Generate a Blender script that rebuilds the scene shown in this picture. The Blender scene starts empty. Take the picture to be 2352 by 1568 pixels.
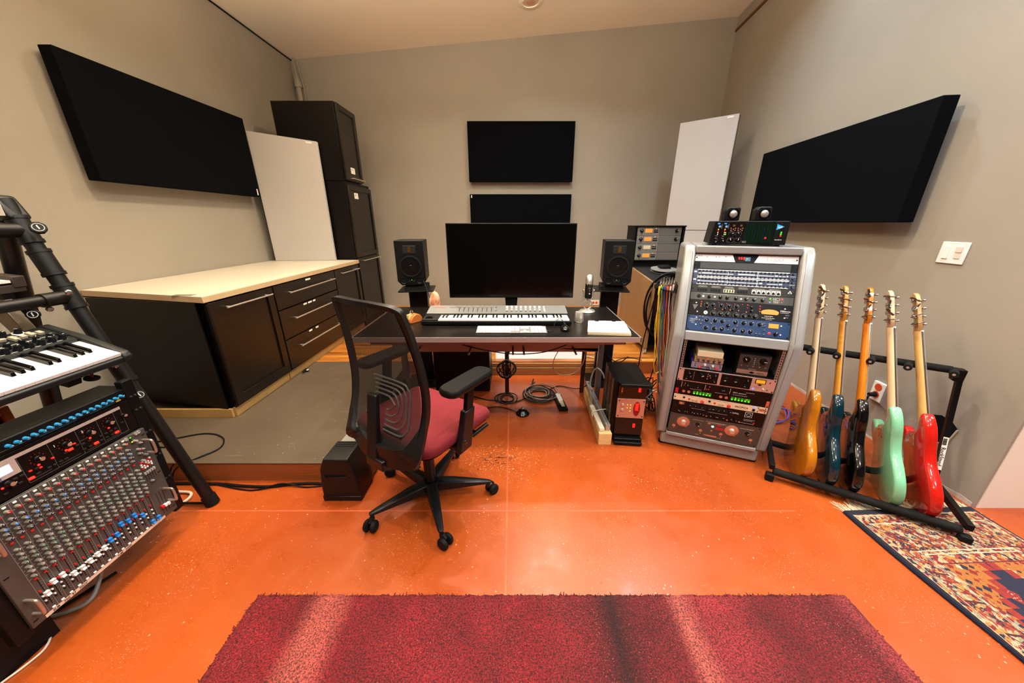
import bpy, math, random
from mathutils import Vector, Matrix, noise
random.seed(7)
C = bpy.context.scene.collection
SC = bpy.context.scene
PI = math.pi
R = math.radians

# ---------------------------------------------------------------- camera
CAMZ = 1.386
cd = bpy.data.cameras.new('camera'); cam = bpy.data.objects.new('camera', cd); C.objects.link(cam)
cam.location = (0, 0, CAMZ); cam.rotation_euler = (R(90-19.5), 0, 0)
cd.sensor_width = 36; cd.lens = 768/2352*36; cd.clip_start = .02; cd.clip_end = 60
SC.camera = cam
# ---------------------------------------------------------------- exposure
SC.view_settings.view_transform = 'Standard'; SC.view_settings.look = 'None'
SC.view_settings.gamma = 1; SC.view_settings.exposure = -0.1
SC.view_settings.use_curve_mapping = False
# ---------------------------------------------------------------- world
w = bpy.data.worlds.new('world'); SC.world = w; w.use_nodes = True
w.node_tree.nodes['Background'].inputs[0].default_value = (1.0, .86, .70, 1)
w.node_tree.nodes['Background'].inputs[1].default_value = .10
# ---------------------------------------------------------------- ceiling lamps (recessed downlights)
def kelvin(c, s): return tuple(s*x for x in c)
WARM = (1.0, .88, .66); NEUT = (1.0, .95, .84); COOL = (.60, .82, 1.0)
def ceil_z(x): return 3.38 + (x+2.87)*.0772
DOWN = [(-1.0, 3.55, WARM, 1.0), (.55, 3.65, NEUT, 1.0), (1.75, 3.1, COOL, .9), (-.9, 2.0, WARM, 1.0), (.5, 1.9, NEUT, 1.0),
        (1.75, 1.55, COOL, .8), (-1.1, .3, WARM, .9), (.4, .2, NEUT, 1.0), (1.7, .1, COOL, .9), (-1.0, -1.4, WARM, .8), (.8, -1.4, NEUT, 1.0), (3.1, .45, NEUT, 2.6), (4.2, .2, NEUT, 2.2)]
for i, (x, y, c, s) in enumerate(DOWN):
    ld = bpy.data.lights.new('downlight', 'AREA'); ld.shape = 'DISK'; ld.size = .11
    ld.energy = 31*s; ld.color = c; ld.spread = R(138)
    lo = bpy.data.objects.new('downlight_lamp', ld); C.objects.link(lo)
    lo.location = (x, y, ceil_z(x)-.012)

for x, y, e, c in ((-.9, -.9, 30, WARM), (1.1, -.9, 40, COOL)):      # unseen fill lamps added behind the camera to lift ceiling and walls
    ld = bpy.data.lights.new('rear_fill', 'POINT'); ld.energy = e; ld.color = c; ld.shadow_soft_size = .06
    lo = bpy.data.objects.new('rear_fill_lamp', ld); C.objects.link(lo); lo.location = (x, y, 2.85)

for x, y, e, c in ((-1.2, 1.7, 110, (1, .82, .55)), (.7, 1.7, 75, (1, .85, .6))):      # unseen up-facing lamps above the frame, added only to brighten the ceiling
    ld = bpy.data.lights.new('ceiling_fill', 'AREA'); ld.shape = 'DISK'; ld.size = .35; ld.energy = e; ld.color = c; ld.spread = R(170)
    lo = bpy.data.objects.new('ceiling_fill_lamp', ld); C.objects.link(lo); lo.location = (x, y, 2.75); lo.rotation_euler = (R(180-14), 0, 0)

# ---------------------------------------------------------------- helpers
def srgb(h, k=1.0):
    h = h.lstrip('#'); o = []
    for i in (0, 2, 4):
        v = int(h[i:i+2], 16)/255
        o.append(k*(v/12.92 if v <= .04045 else ((v+.055)/1.055)**2.4))
    return (o[0], o[1], o[2], 1)
MATS = {}
def mat(name, col, rough=.5, metal=0, emit=None, es=1, coat=0, spec=None, trans=0, bump=0, bscale=200, var=0, vscale=6, alpha=1):
    if name in MATS: return MATS[name]
    m = bpy.data.materials.new(name); m.use_nodes = True; MATS[name] = m
    nt = m.node_tree; b = nt.nodes['Principled BSDF']
    c = srgb(col) if isinstance(col, str) else (*col, 1)
    b.inputs['Base Color'].default_value = c
    b.inputs['Roughness'].default_value = rough; b.inputs['Metallic'].default_value = metal
    if spec is None and max(c[:3]) < .03 and not coat and rough > .2: spec = .2
    if spec is not None: b.inputs['Specular IOR Level'].default_value = spec
    if coat: b.inputs['Coat Weight'].default_value = coat; b.inputs['Coat Roughness'].default_value = .04
    if trans: b.inputs['Transmission Weight'].default_value = trans
    if alpha < 1: b.inputs['Alpha'].default_value = alpha
    if emit:
        b.inputs['Emission Color'].default_value = srgb(emit); b.inputs['Emission Strength'].default_value = es
    if var or bump:
        tc = nt.nodes.new('ShaderNodeTexCoord')
        if var:
            n = nt.nodes.new('ShaderNodeTexNoise'); n.inputs['Scale'].default_value = vscale; n.inputs['Detail'].default_value = 5
            nt.links.new(tc.outputs['Object'], n.inputs['Vector'])
            mx = nt.nodes.new('ShaderNodeMix'); mx.data_type = 'RGBA'
            mx.inputs['A'].default_value = tuple(v*(1-var) for v in c[:3])+(1,)
            mx.inputs['B'].default_value = tuple(min(1, v*(1+var)) for v in c[:3])+(1,)
            nt.links.new(n.outputs['Fac'], mx.inputs['Factor']); nt.links.new(mx.outputs['Result'], b.inputs['Base Color'])
        if bump:
            n2 = nt.nodes.new('ShaderNodeTexNoise'); n2.inputs['Scale'].default_value = bscale; n2.inputs['Detail'].default_value = 3
            nt.links.new(tc.outputs['Object'], n2.inputs['Vector'])
            bp = nt.nodes.new('ShaderNodeBump'); bp.inputs['Strength'].default_value = bump; bp.inputs['Distance'].default_value = .002
            nt.links.new(n2.outputs['Fac'], bp.inputs['Height']); nt.links.new(bp.outputs['Normal'], b.inputs['Normal'])
    return m
class NT:
    """small node-tree writer"""
    def __init__(s, name, rough=.5):
        s.m = bpy.data.materials.new(name); s.m.use_nodes = True; MATS[name] = s.m
        s.t = s.m.node_tree; s.b = s.t.nodes['Principled BSDF']; s.b.inputs['Roughness'].default_value = rough
        s.tc = s.n('TexCoord').outputs['Object']
    def n(s, k, **kw):
        nd = s.t.nodes.new('ShaderNode'+k)
        for a, v in kw.items(): setattr(nd, a, v)
        return nd
    def link(s, a, b): s.t.links.new(a, b)
    def set(s, node, **kw):
        for k, v in kw.items():
            k = k.replace('_', ' ')
            if hasattr(v, 'is_output'): s.link(v, node.inputs[k])
            else: node.inputs[k].default_value = v
    def mapping(s, scale=(1, 1, 1), rot=(0, 0, 0), loc=(0, 0, 0), src=None):
        m = s.n('Mapping'); s.link(src or s.tc, m.inputs[0]); m.inputs['Scale'].default_value = scale
        m.inputs['Rotation'].default_value = rot; m.inputs['Location'].default_value = loc; return m.outputs[0]
    def noise(s, scale, detail=3, src=None, rough=.5, dist=0):
        n = s.n('TexNoise'); s.link(src or s.tc, n.inputs['Vector']); n.inputs['Scale'].default_value = scale
        n.inputs['Detail'].default_value = detail; n.inputs['Roughness'].default_value = rough; n.inputs['Distortion'].default_value = dist
        return n.outputs['Fac']
    def voro(s, scale, src=None, out='Distance', feature='F1'):
        n = s.n('TexVoronoi', feature=feature); s.link(src or s.tc, n.inputs['Vector']); n.inputs['Scale'].default_value = scale
        return n.outputs[out]
    def ramp(s, src, stops, interp='LINEAR'):
        r = s.n('ValToRGB'); s.link(src, r.inputs[0]); e = r.color_ramp; e.interpolation = interp
        while len(e.elements) < len(stops): e.elements.new(.5)
        for el, (p, c) in zip(e.elements, stops):
            el.position = p; el.color = c if isinstance(c, tuple) else (c, c, c, 1)
        return r.outputs[0]
    def mix(s, f, a, b, mode='MIX'):
        m = s.n('Mix', data_type='RGBA', blend_type=mode)
        for k, v in (('Factor', f), ('A', a), ('B', b)):
            i = m.inputs[k] if k == 'Factor' else [q for q in m.inputs if q.name == k and q.type == 'RGBA'][0]
            if hasattr(v, 'is_output'): s.link(v, i)
            else: i.default_value = v
        return [q for q in m.outputs if q.type == 'RGBA'][0]
    def math(s, op, a, b=0.0, c=None):
        m = s.n('Math', operation=op)
        for i, v in enumerate((a, b) if c is None else (a, b, c)):
            if hasattr(v, 'is_output'): s.link(v, m.inputs[i])
            else: m.inputs[i].default_value = v
        return m.outputs[0]
    def sep(s, src=None):
        x = s.n('SeparateXYZ'); s.link(src or s.tc, x.inputs[0]); return x.outputs
    def bump(s, h, strength=.3, dist=.002):
        b = s.n('Bump'); s.link(h, b.inputs['Height']); b.inputs['Strength'].default_value = strength; b.inputs['Distance'].default_value = dist
        s.link(b.outputs[0], s.b.inputs['Normal'])
    def col(s, c): s.link(c, s.b.inputs['Base Color'])
    def rough(s, c): s.link(c, s.b.inputs['Roughness'])

class MB:
    """collects shapes into one mesh"""
    def __init__(s): s.v = []; s.f = []; s.mi = []; s.i = 0; s.M = Matrix.Identity(4)
    def add(s, vs, fs):
        o = len(s.v); s.v += [tuple(s.M @ Vector(q)) for q in vs]
        for f in fs: s.f.append(tuple(o+k for k in f)); s.mi.append(s.i)
        return s
    def box(s, x0, y0, z0, x1, y1, z1):
        return s.add([(x0,y0,z0),(x1,y0,z0),(x1,y1,z0),(x0,y1,z0),(x0,y0,z1),(x1,y0,z1),(x1,y1,z1),(x0,y1,z1)],
                     [(0,3,2,1),(4,5,6,7),(0,1,5,4),(1,2,6,5),(2,3,7,6),(3,0,4,7)])
    def cbox(s, c, d): return s.box(c[0]-d[0]/2, c[1]-d[1]/2, c[2]-d[2]/2, c[0]+d[0]/2, c[1]+d[1]/2, c[2]+d[2]/2)
    def hexa(s, p):   # 8 corners, bottom four then top four
        return s.add(p, [(0,3,2,1),(4,5,6,7),(0,1,5,4),(1,2,6,5),(2,3,7,6),(3,0,4,7)])
    def slab(s, quad, th):   # quad of four points thickened along -normal
        q = [Vector(a) for a in quad]; n = (q[1]-q[0]).cross(q[3]-q[0]).normalized()*th
        return s.hexa([tuple(a-n) for a in q]+[tuple(a) for a in q])
    def cyl(s, p0, p1, r0, r1=None, n=16, caps=True):
        r1 = r0 if r1 is None else r1; p0 = Vector(p0); p1 = Vector(p1); d = (p1-p0).normalized()
        a = d.orthogonal().normalized(); b = d.cross(a); vs = []
        for p, r in ((p0, r0), (p1, r1)):
            for k in range(n): t = 2*PI*k/n; vs.append(tuple(p+a*r*math.cos(t)+b*r*math.sin(t)))
        fs = [(k, (k+1) % n, n+(k+1) % n, n+k) for k in range(n)]
        if caps: fs += [tuple(range(n-1, -1, -1)), tuple(range(n, 2*n))]
        return s.add(vs, fs)
    def lathe(s, prof, p=(0,0,0), axis=(0,0,1), n=20):
        p = Vector(p); d = Vector(axis).normalized(); a = d.orthogonal().normalized(); b = d.cross(a); vs = []; fs = []
        for r, h in prof:
            for k in range(n): t = 2*PI*k/n; vs.append(tuple(p+d*h+a*r*math.cos(t)+b*r*math.sin(t)))
        m = len(prof)
        for j in range(m-1):
            for k in range(n): fs.append((j*n+k, j*n+(k+1) % n, (j+1)*n+(k+1) % n, (j+1)*n+k))
        if prof[0][0] > 1e-6: fs.append(tuple(range(n-1, -1, -1)))
        if prof[-1][0] > 1e-6: fs.append(tuple(range((m-1)*n, m*n)))
        return s.add(vs, fs)
    def tube(s, pts, r, n=8, closed=False, flat=None):
        P = [Vector(p) for p in pts]; m = len(P); rs = r if isinstance(r, (list, tuple)) else [r]*m
        a = None; vs = []
        for i in range(m):
            if closed: d = P[(i+1) % m]-P[i-1]
            else: d = P[min(i+1, m-1)]-P[max(i-1, 0)]
            d.normalize()
            a = d.orthogonal() if a is None else a-d*a.dot(d)
            a.normalize(); b = d.cross(a)
            for k in range(n): t = 2*PI*k/n; vs.append(tuple(P[i]+a*rs[i]*math.cos(t)+b*rs[i]*math.sin(t)))
        fs = []
        for j in range(m if closed else m-1):
            j2 = (j+1) % m
            for k in range(n): fs.append((j*n+k, j*n+(k+1) % n, j2*n+(k+1) % n, j2*n+k))
        if not closed: fs += [tuple(range(n-1, -1, -1)), tuple(range((m-1)*n, m*n))]
        return s.add(vs, fs)
    def loft(s, rings, caps=True, closed=True):
        n = len(rings[0]); vs = [tuple(q) for r in rings for q in r]; fs = []
        for j in range(len(rings)-1):
            for k in range(n if closed else n-1): fs.append((j*n+k, j*n+(k+1) % n, (j+1)*n+(k+1) % n, (j+1)*n+k))
        if caps: fs += [tuple(range(n-1, -1, -1)), tuple(range((len(rings)-1)*n, len(rings)*n))]
        return s.add(vs, fs)
    def prism(s, poly, h0, h1, ax='z'):
        def f(a, b, h): return {'z': (a, b, h), 'y': (a, h, b), 'x': (h, a, b)}[ax]
        n = len(poly)
        vs = [f(a, b, h0) for a, b in poly]+[f(a, b, h1) for a, b in poly]
        return s.add(vs, [tuple(range(n-1, -1, -1)), tuple(range(n, 2*n))]+[(k, (k+1) % n, n+(k+1) % n, n+k) for k in range(n)])
    def sphere(s, c, r, n=12, sc=(1,1,1)):
        prof = []
        vs = []; fs = []; m = n//2
        for j in range(m+1):
            ph = PI*j/m
            for k in range(n):
                t = 2*PI*k/n
                vs.append((c[0]+r*sc[0]*math.sin(ph)*math.cos(t), c[1]+r*sc[1]*math.sin(ph)*math.sin(t), c[2]+r*sc[2]*math.cos(ph)))
        for j in range(m):
            for k in range(n): fs.append((j*n+k, (j+1)*n+k, (j+1)*n+(k+1) % n, j*n+(k+1) % n))
        return s.add(vs, fs)
    def build(s, name, m, parent=None, bev=0, seg=2, sharp=40, sub=0, merge=False):
        me = bpy.data.meshes.new(name); me.from_pydata(s.v, [], s.f)
        for q in (m if isinstance(m, (list, tuple)) else [m]): me.materials.append(q)
        me.polygons.foreach_set('material_index', s.mi)
        import bmesh
        bm = bmesh.new(); bm.from_mesh(me)
        bmesh.ops.remove_doubles(bm, verts=bm.verts, dist=1e-6)
        bmesh.ops.recalc_face_normals(bm, faces=bm.faces); bm.to_mesh(me); bm.free()
        me.shade_smooth(); me.set_sharp_from_angle(angle=R(sharp)); me.update()
        o = bpy.data.objects.new(name, me); C.objects.link(o)
        if parent: o.parent = parent
        if bev:
            b = o.modifiers.new('bevel', 'BEVEL'); b.width = bev; b.segments = seg; b.limit_method = 'ANGLE'; b.angle_limit = R(35)
            b.harden_normals = False
        if sub:
            b = o.modifiers.new('sub', 'SUBSURF'); b.levels = sub; b.render_levels = sub
        return o
def smooth(pts, k=6, closed=False):
    P = [Vector(p) for p in pts]; n = len(P); out = []
    for i in range(n if closed else n-1):
        if closed: a, b, c, d = P[i-1], P[i], P[(i+1) % n], P[(i+2) % n]
        else: a, b, c, d = P[max(i-1, 0)], P[i], P[i+1], P[min(i+2, n-1)]
        for j in range(k):
            t = j/k; out.append(.5*((2*b)+(c-a)*t+(2*a-5*b+4*c-d)*t*t+(3*b-a-3*c+d)*t**3))
    if not closed: out.append(P[-1])
    return out
def thing(name, label, cat, loc=(0,0,0), rz=0, group=None, M=None):
    o = bpy.data.objects.new(name, None); C.objects.link(o); o.empty_display_size = .05
    if M is not None: o.matrix_world = M
    else: o.location = loc; o.rotation_euler = (0, 0, rz)
    o['label'] = label; o['category'] = cat
    if group: o['group'] = group
    return o
def tag(o, label, cat, group=None):
    o['label'] = label; o['category'] = cat
    if group: o['group'] = group
    return o
def struct(o): o['kind'] = 'structure'; return o
def inst(src, parent, loc, rot=None, scale=None, name=None, m=None):
    o = src.copy(); C.objects.link(o); o.parent = parent; o.location = loc
    if rot is not None: o.rotation_euler = rot
    if scale is not None: o.scale = scale
    if name: o.name = name
    return o
def frame(origin, x, z):
    """matrix with local X along x, local Z along z, local Y = z cross x"""
    x = Vector(x).normalized(); z = Vector(z).normalized(); y = z.cross(x).normalized(); z = x.cross(y)
    M = Matrix((x, y, z)).transposed().to_4x4(); M.translation = Vector(origin); return M
def text(s, m, parent, loc, size, rot=(PI/2, 0, 0), ext=.0004, align='LEFT', shear=0, name='lettering', sx=1):
    cu = bpy.data.curves.new(name, 'FONT'); cu.body = s; cu.size = size; cu.extrude = ext; cu.align_x = align; cu.shear = shear
    cu.resolution_u = 2
    t = bpy.data.objects.new(name, cu); C.objects.link(t)
    me = bpy.data.meshes.new_from_object(t); bpy.data.objects.remove(t)
    me.materials.clear(); me.materials.append(m)
    o = bpy.data.objects.new(name, me); C.objects.link(o); o.parent = parent; o.location = loc; o.rotation_euler = rot; o.scale = (sx, 1, 1)
    return o

# ---------------------------------------------------------------- common materials
blackp = mat('black_plastic', '#0b0b0c', .45, bump=.15, bscale=600)
blackg = mat('black_gloss', '#060607', .12)
blackm = mat('black_metal', '#0e0d0d', .38, metal=.2)
blackt = mat('black_tube', '#0d0c0b', .42, bump=.1, bscale=300)
rubber = mat('rubber', '#0a0a0a', .7)
foam = mat('black_foam', '#15130f', .9, bump=.5, bscale=350, var=.3)
chrome = mat('chrome', '#c8c6c2', .12, metal=1)
steel = mat('brushed_steel', '#cfc9c0', .34, metal=.75)
alu = mat('aluminium', '#a9a5a0', .35, metal=.9)
white = mat('white_plastic', '#e9e6e0', .4)
paper = mat('paper', '#f3ecdd', .8)
ivory = mat('key_white', '#efe9e2', .25)
darkgrey = mat('dark_grey', '#1d1d1f', .5)
midgrey = mat('mid_grey', '#55524e', .5)
ink = mat('ink', '#0a0a0a', .6)
whiteink = mat('white_ink', '#d8d5cf', .6)
redled = mat('led_red', '#ff1010', .3, emit='#ff100a', es=3)
redhot = mat('led_red_hot', '#ff1810', .3, emit='#ff1a0c', es=6)
greenled = mat('led_green', '#40ff20', .3, emit='#38ff18', es=1.8)
yellowled = mat('led_yellow', '#e0b020', .3, emit='#ffc020', es=1.6)
blueled = mat('led_blue', '#4060ff', .3, emit='#3a4aff', es=6)
orangeled = mat('led_orange', '#e07010', .3, emit='#ff6a08', es=.9)
meterglow = mat('meter_glow', '#8a5a20', .3, emit='#ff9c30', es=1.0)
redcap = mat('red_plastic', '#c01818', .35)
bluecap = mat('blue_plastic', '#1f78c8', .35)
# ================================================================ setting
# painted concrete floor
n = NT('painted_floor', .3)
big = n.noise(1.1, 4); c1 = n.ramp(big, [(.3, srgb('#903a12')), (.7, srgb('#a64c18'))])
spk = n.voro(34); sm = n.noise(5, 3); spm = n.ramp(spk, [(.07, 1.0), (.13, 0.0)]); sg = n.ramp(sm, [(.46, 0.0), (.60, 1.0)])
spk2 = n.voro(110); spm2 = n.ramp(spk2, [(.10, 1.0), (.18, 0.0)])
f1 = n.math('MULTIPLY', spm, sg); f2 = n.math('MULTIPLY', spm2, n.ramp(n.noise(3.1, 2), [(.44, 0.0), (.60, .8)]))
ff = n.math('MULTIPLY', n.math('MAXIMUM', f1, f2), .8)
c2 = n.mix(ff, c1, srgb('#e2a58c'))
scr = n.ramp(n.noise(14, 2, n.mapping((1, 14, 1), (0, 0, .7)), dist=.4), [(.70, 0.0), (.78, .35)])
c3 = n.mix(scr, c2, srgb('#ec9468'))
# worn dark scuffs beside the lengthwise saw cut
sx_ = n.sep(); dxx = n.math('MULTIPLY', n.math('ADD', sx_[0], .085), 7.0); dyy = n.math('MULTIPLY', n.math('SUBTRACT', sx_[1], 1.72), 11.0)
dd_ = n.math('ADD', n.math('MULTIPLY', dxx, dxx), n.math('MULTIPLY', dyy, dyy))
near = n.ramp(dd_, [(.1, 1.0), (.9, 0.0)]); scf = n.ramp(n.noise(55, 4, n.mapping((.6, 1.6, 1))), [(.52, 0.0), (.60, 1.0)])
c4 = n.mix(n.math('MULTIPLY', near, scf), c3, srgb('#3a2418'))
near2 = n.ramp(n.math('MULTIPLY', dd_, .22), [(.1, 1.0), (.9, 0.0)]); scf2 = n.ramp(n.noise(80, 3), [(.60, 0.0), (.66, .7)])
c4 = n.mix(n.math('MULTIPLY', near2, scf2), c4, srgb('#c9a890'))
n.col(c4)
n.rough(n.ramp(n.noise(9, 5), [(.3, .25), (.75, .42)]))
n.bump(n.mix(.5, n.noise(30, 4), n.noise(5, 2)), .12, .004)
floor_m = n.m
m = MB(); m.box(-3.1, -3.2, -.1, 5.2, 5.5, 0); struct(m.build('floor', floor_m))
seam_m = mat('seam_filler', '#b9502c', .5, var=.3, vscale=30)
m = MB(); m.box(-.026-.004, -3, 0, -.026+.004, 2.93, .0008); struct(m.build('trim_1', seam_m))
m = MB(); m.box(-1.7, 1.318, 0, 1.45, 1.326, .0006); struct(m.build('trim_2', seam_m))

def wallmat(name, c, cb):
    n = NT(name, .55); f = n.ramp(n.noise(1.3, 4), [(.3, 0.0), (.7, 1.0)])
    n.col(n.mix(f, srgb(c), srgb(cb))); n.bump(n.noise(45, 4), .15, .003); return n.m
paint = wallmat('taupe_paint', '#948c80', '#9c9488')
ceilm = wallmat('ceiling_paint', '#f6efe2', '#f8f2e6')
creamw = wallmat('cream_paint', '#e6ddcf', '#ebe3d6')
YB = 5.3
darkw = wallmat('dark_paint', '#3b3530', '#443d37')
def wall_prism(name, pts, m, parent=None):  # footprint in xy with heights per end
    (x0, y0, z0), (x1, y1, z1), (nx, ny) = pts
    mb = MB(); mb.hexa([(x0, y0, -.05), (x1, y1, -.05), (x1+nx, y1+ny, -.05), (x0+nx, y0+ny, -.05),
                        (x0, y0, z0), (x1, y1, z1), (x1+nx, y1+ny, z1), (x0+nx, y0+ny, z0)])
    return struct(mb.build(name, m))
H0 = 4.2
wall_prism('wall_left', ((-2.87, -3.2, H0), (-2.87, 5.4, H0), (-.12, 0)), paint)
wall_prism('wall_back', ((-2.99, YB, H0), (3.0, YB, H0), (0, .12)), paint)
RW0 = (2.38, 1.344); RW1 = (2.83, 5.3)
wall_prism('wall_right', ((RW0[0], RW0[1], H0), (RW1[0]+.005, RW1[1], H0), (.12, 0)), paint)
wall_prism('wall_return', ((RW0[0]+.016, RW0[1]-.004, H0), (5.2, RW0[1]-.004, H0), (0, .12)), creamw)
wall_prism('wall_front', ((-2.99, -3.2, H0), (5.2, -3.2, H0), (0, -.12)), darkw)
wall_prism('wall_far_right', ((5.2, -3.2, H0), (5.2, 1.4, H0), (.12, 0)), darkw)
mb = MB(); mb.hexa([(-3, -3.3, ceil_z(-3)), (5.3, -3.3, ceil_z(5.3)), (5.3, 5.42, ceil_z(5.3)), (-3, 5.42, ceil_z(-3)),
                    (-3, -3.3, 4.3), (5.3, -3.3, 4.3), (5.3, 5.42, 4.3), (-3, 5.42, 4.3)])
struct(mb.build('ceiling', ceilm))
brownt = mat('rusty_wood', '#6a3a1c', .6, var=.4, vscale=40)
def rw(y): return RW0[0]+(RW1[0]-RW0[0])*(y-RW0[1])/(RW1[1]-RW0[1])
def RWX(s, h, off=0):   # point on right wall: s = y, off = distance into room
    return (rw(s)-off, s, h)
mb = MB(); mb.slab([RWX(5.29, 3.66, .012), RWX(3.2, 3.62, .012), RWX(3.2, 3.645, .012), RWX(5.29, 3.685, .012)], .02)
struct(mb.build('trim_3', brownt))
# dark gap line where left wall meets ceiling
mb = MB(); mb.box(-2.872, 2.9, ceil_z(-2.87)-.014, -2.858, 5.3, ceil_z(-2.87)-.004); struct(mb.build('trim_4', ink))
# peeling pale strip at the foot of the right wall
peel = mat('peeling_paint', '#b7a79b', .7, var=.5, vscale=30)
mb = MB(); pts = []
for k in range(40):
    y = 1.35+k*.055; pts.append((y, .018+.022*noise.noise((y*9, 0, 3))))
for (y, h), (y2, h2) in zip(pts, pts[1:]):
    mb.slab([RWX(y2, .0, .004), RWX(y, .0, .004), RWX(y, max(h, .004), .003), RWX(y2, max(h2, .004), .003)], .004)
struct(mb.build('baseboard_right', peel))

# platform: deck covered in grey-brown sheet at left, bamboo strips behind
n = NT('brown_deck', .42); f = n.ramp(n.noise(2.2, 5), [(.3, srgb('#4c4034')), (.7, srgb('#574a3c'))])
sp = n.ramp(n.voro(22), [(.04, 1.0), (.08, 0.0)]); sp = n.math('MULTIPLY', sp, n.ramp(n.noise(4, 2), [(.5, 0.0), (.6, .8)]))
st = n.ramp(n.noise(6, 2, n.mapping((1, 9, 1), (0, 0, -.6)), dist=.3), [(.66, 0.0), (.76, .3)])
n.col(n.mix(sp, n.mix(st, f, srgb('#857763')), srgb('#c9bca6'))); n.bump(n.noise(60, 3), .1, .002)
deckm = n.m
def wood(name, a, b, sc=(1, 1, 1), rough=.5, k=1.0, bump=.1, line=40):
    n = NT(name, rough); v = n.mapping(sc)
    wv = n.noise(line, 4, v, .6, 1.2); wv2 = n.noise(line/6, 3, v)
    n.col(n.mix(n.ramp(wv2, [(.3, 0.0), (.7, 1.0)]), n.mix(n.ramp(wv, [(.35, 0.0), (.65, 1.0)]), srgb(a), srgb(b)), srgb(b)))
    n.bump(wv, bump, .002); return n.m
fascia = wood('rough_pine_fascia', '#6f3516', '#94501f', (.25, 1, 5), .6, line=22)
pineedge = wood('pine', '#b98a4c', '#d0a364', (1, .12, 1), .55, line=30)
n = NT('bamboo', .3); s = n.sep(); row = n.math('FRACT', n.math('MULTIPLY', s[1], 22.0)); idn = n.math('FLOOR', n.math('MULTIPLY', s[1], 22.0))
cx = n.n('CombineXYZ'); n.link(n.math('MULTIPLY', s[0], .35), cx.inputs[0]); n.link(idn, cx.inputs[1])
cc = n.ramp(n.noise(3.7, 2, cx.outputs[0]), [(.32, srgb('#7a3f12')), (.5, srgb('#b8702a')), (.68, srgb('#d99746'))])
ln = n.ramp(row, [(.0, .25), (.09, 1.0), (.93, 1.0), (1.0, .3)])
n.col(n.mix(1.0, cc, ln, 'MULTIPLY')); bamboo = n.m
mb = MB(); mb.box(-2.868, 1.535, .001, -1.005, 2.975, .118); pf = struct(mb.build('platform', fascia))
mb = MB(); mb.box(-2.868, 1.53, .119, -1.0, 2.975, .126); struct(mb.build('platform_deck', deckm, bev=.002))
mb = MB(); mb.box(-2.868, 2.98, .001, 2.50, 5.298, .116); struct(mb.build('platform_rear', fascia))
mb = MB(); mb.box(-2.868, 2.978, .117, 2.52, 5.298, .127); struct(mb.build('platform_bamboo', bamboo))
riser = wood('riser_pine', '#8a5a30', '#a97342', (.25, 1, 5), .6, line=18)
mb = MB(); mb.box(-.9, 2.945, .002, .98, 2.975, .075); mb.box(-.9, 2.955, .078, .98, 2.977, .116); struct(mb.build('trim_5', riser, bev=.002))
# ================================================================ base cabinets, countertop, tall cabinets
espresso = wood('espresso_oak', '#090503', '#150d08', (2.2, 2.2, .35), .3, line=26, bump=.3); espresso.node_tree.nodes['Principled BSDF'].inputs['Specular IOR Level'].default_value = .4
espside = mat('espresso_side', '#080403', .45, spec=.2, var=.3, vscale=8)
laminate = mat('cream_laminate', '#d3c8b4', .38, var=.05, vscale=3)
laminedge = mat('tan_laminate_edge', '#c0a47c', .45, var=.12, vscale=7)
kickm = mat('yellow_pine_kick', '#a98248', .6, var=.25, vscale=14)
XF = -1.885      # front plane of base cabinets
def bar_handle(parent, x, y0, y1, z, off=.034, r=.0055):
    mb = MB(); mb.cyl((x+off, y0, z), (x+off, y1, z), r, n=12)
    for y in (y0+.035, y1-.035): mb.cyl((x, y, z), (x+off, y, z), r*.8, n=10)
    return mb.build('handle', steel, parent)
def shaker(parent, x, y0, y1, z0, z1, name='door', fw=.062, hz=None, horizontal=True):
    """door in the x-plane facing +x, with recessed panel"""
    t = .02; mb = MB()
    mb.box(x, y0, z0, x+t, y0+fw, z1); mb.box(x, y1-fw, z0, x+t, y1, z1)
    mb.box(x, y0+fw, z0, x+t, y1-fw, z0+fw); mb.box(x, y0+fw, z1-fw, x+t, y1-fw, z1)
    mb.box(x, y0+fw-.002, z0+fw-.002, x+.009, y1-fw+.002, z1-fw+.002)
    d = mb.build(name, espresso, parent, bev=.0015)
    if hz: bar_handle(d, x+t, y0+.09, y1-.05, hz)
    return d
G = 'espresso base cabinets under the countertop'
def carcass(name, label, y0, y1, kick0):
    t = thing(name, label, 'cabinet', (XF, (y0+y1)/2, .126), 0, G)
    return t
zb0, zb1 = .215, .918
def local(t): 
    M = MB(); M.M = Matrix.Translation(-Vector(t.location)); return M
class Sh:   # shapes written in world coordinates but parented under a translated thing
    def __init__(s, t): s.t = t
def fixchildren(t):
    """children were modelled in world coordinates: counter the parent's transform"""
    inv = t.matrix_basis.inverted()
    for ch in [o for o in C.objects if o.parent == t]: ch.matrix_parent_inverse = inv
cabs = [(2.01, 2.585, 'dark oak base cabinet with one door, nearest the keyboard stand'),
        (2.60, 3.545, 'dark oak base cabinet with three wide drawers and steel handles'),
        (3.56, 4.13, 'dark oak base cabinet with one door beside the tall cabinet')]
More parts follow.
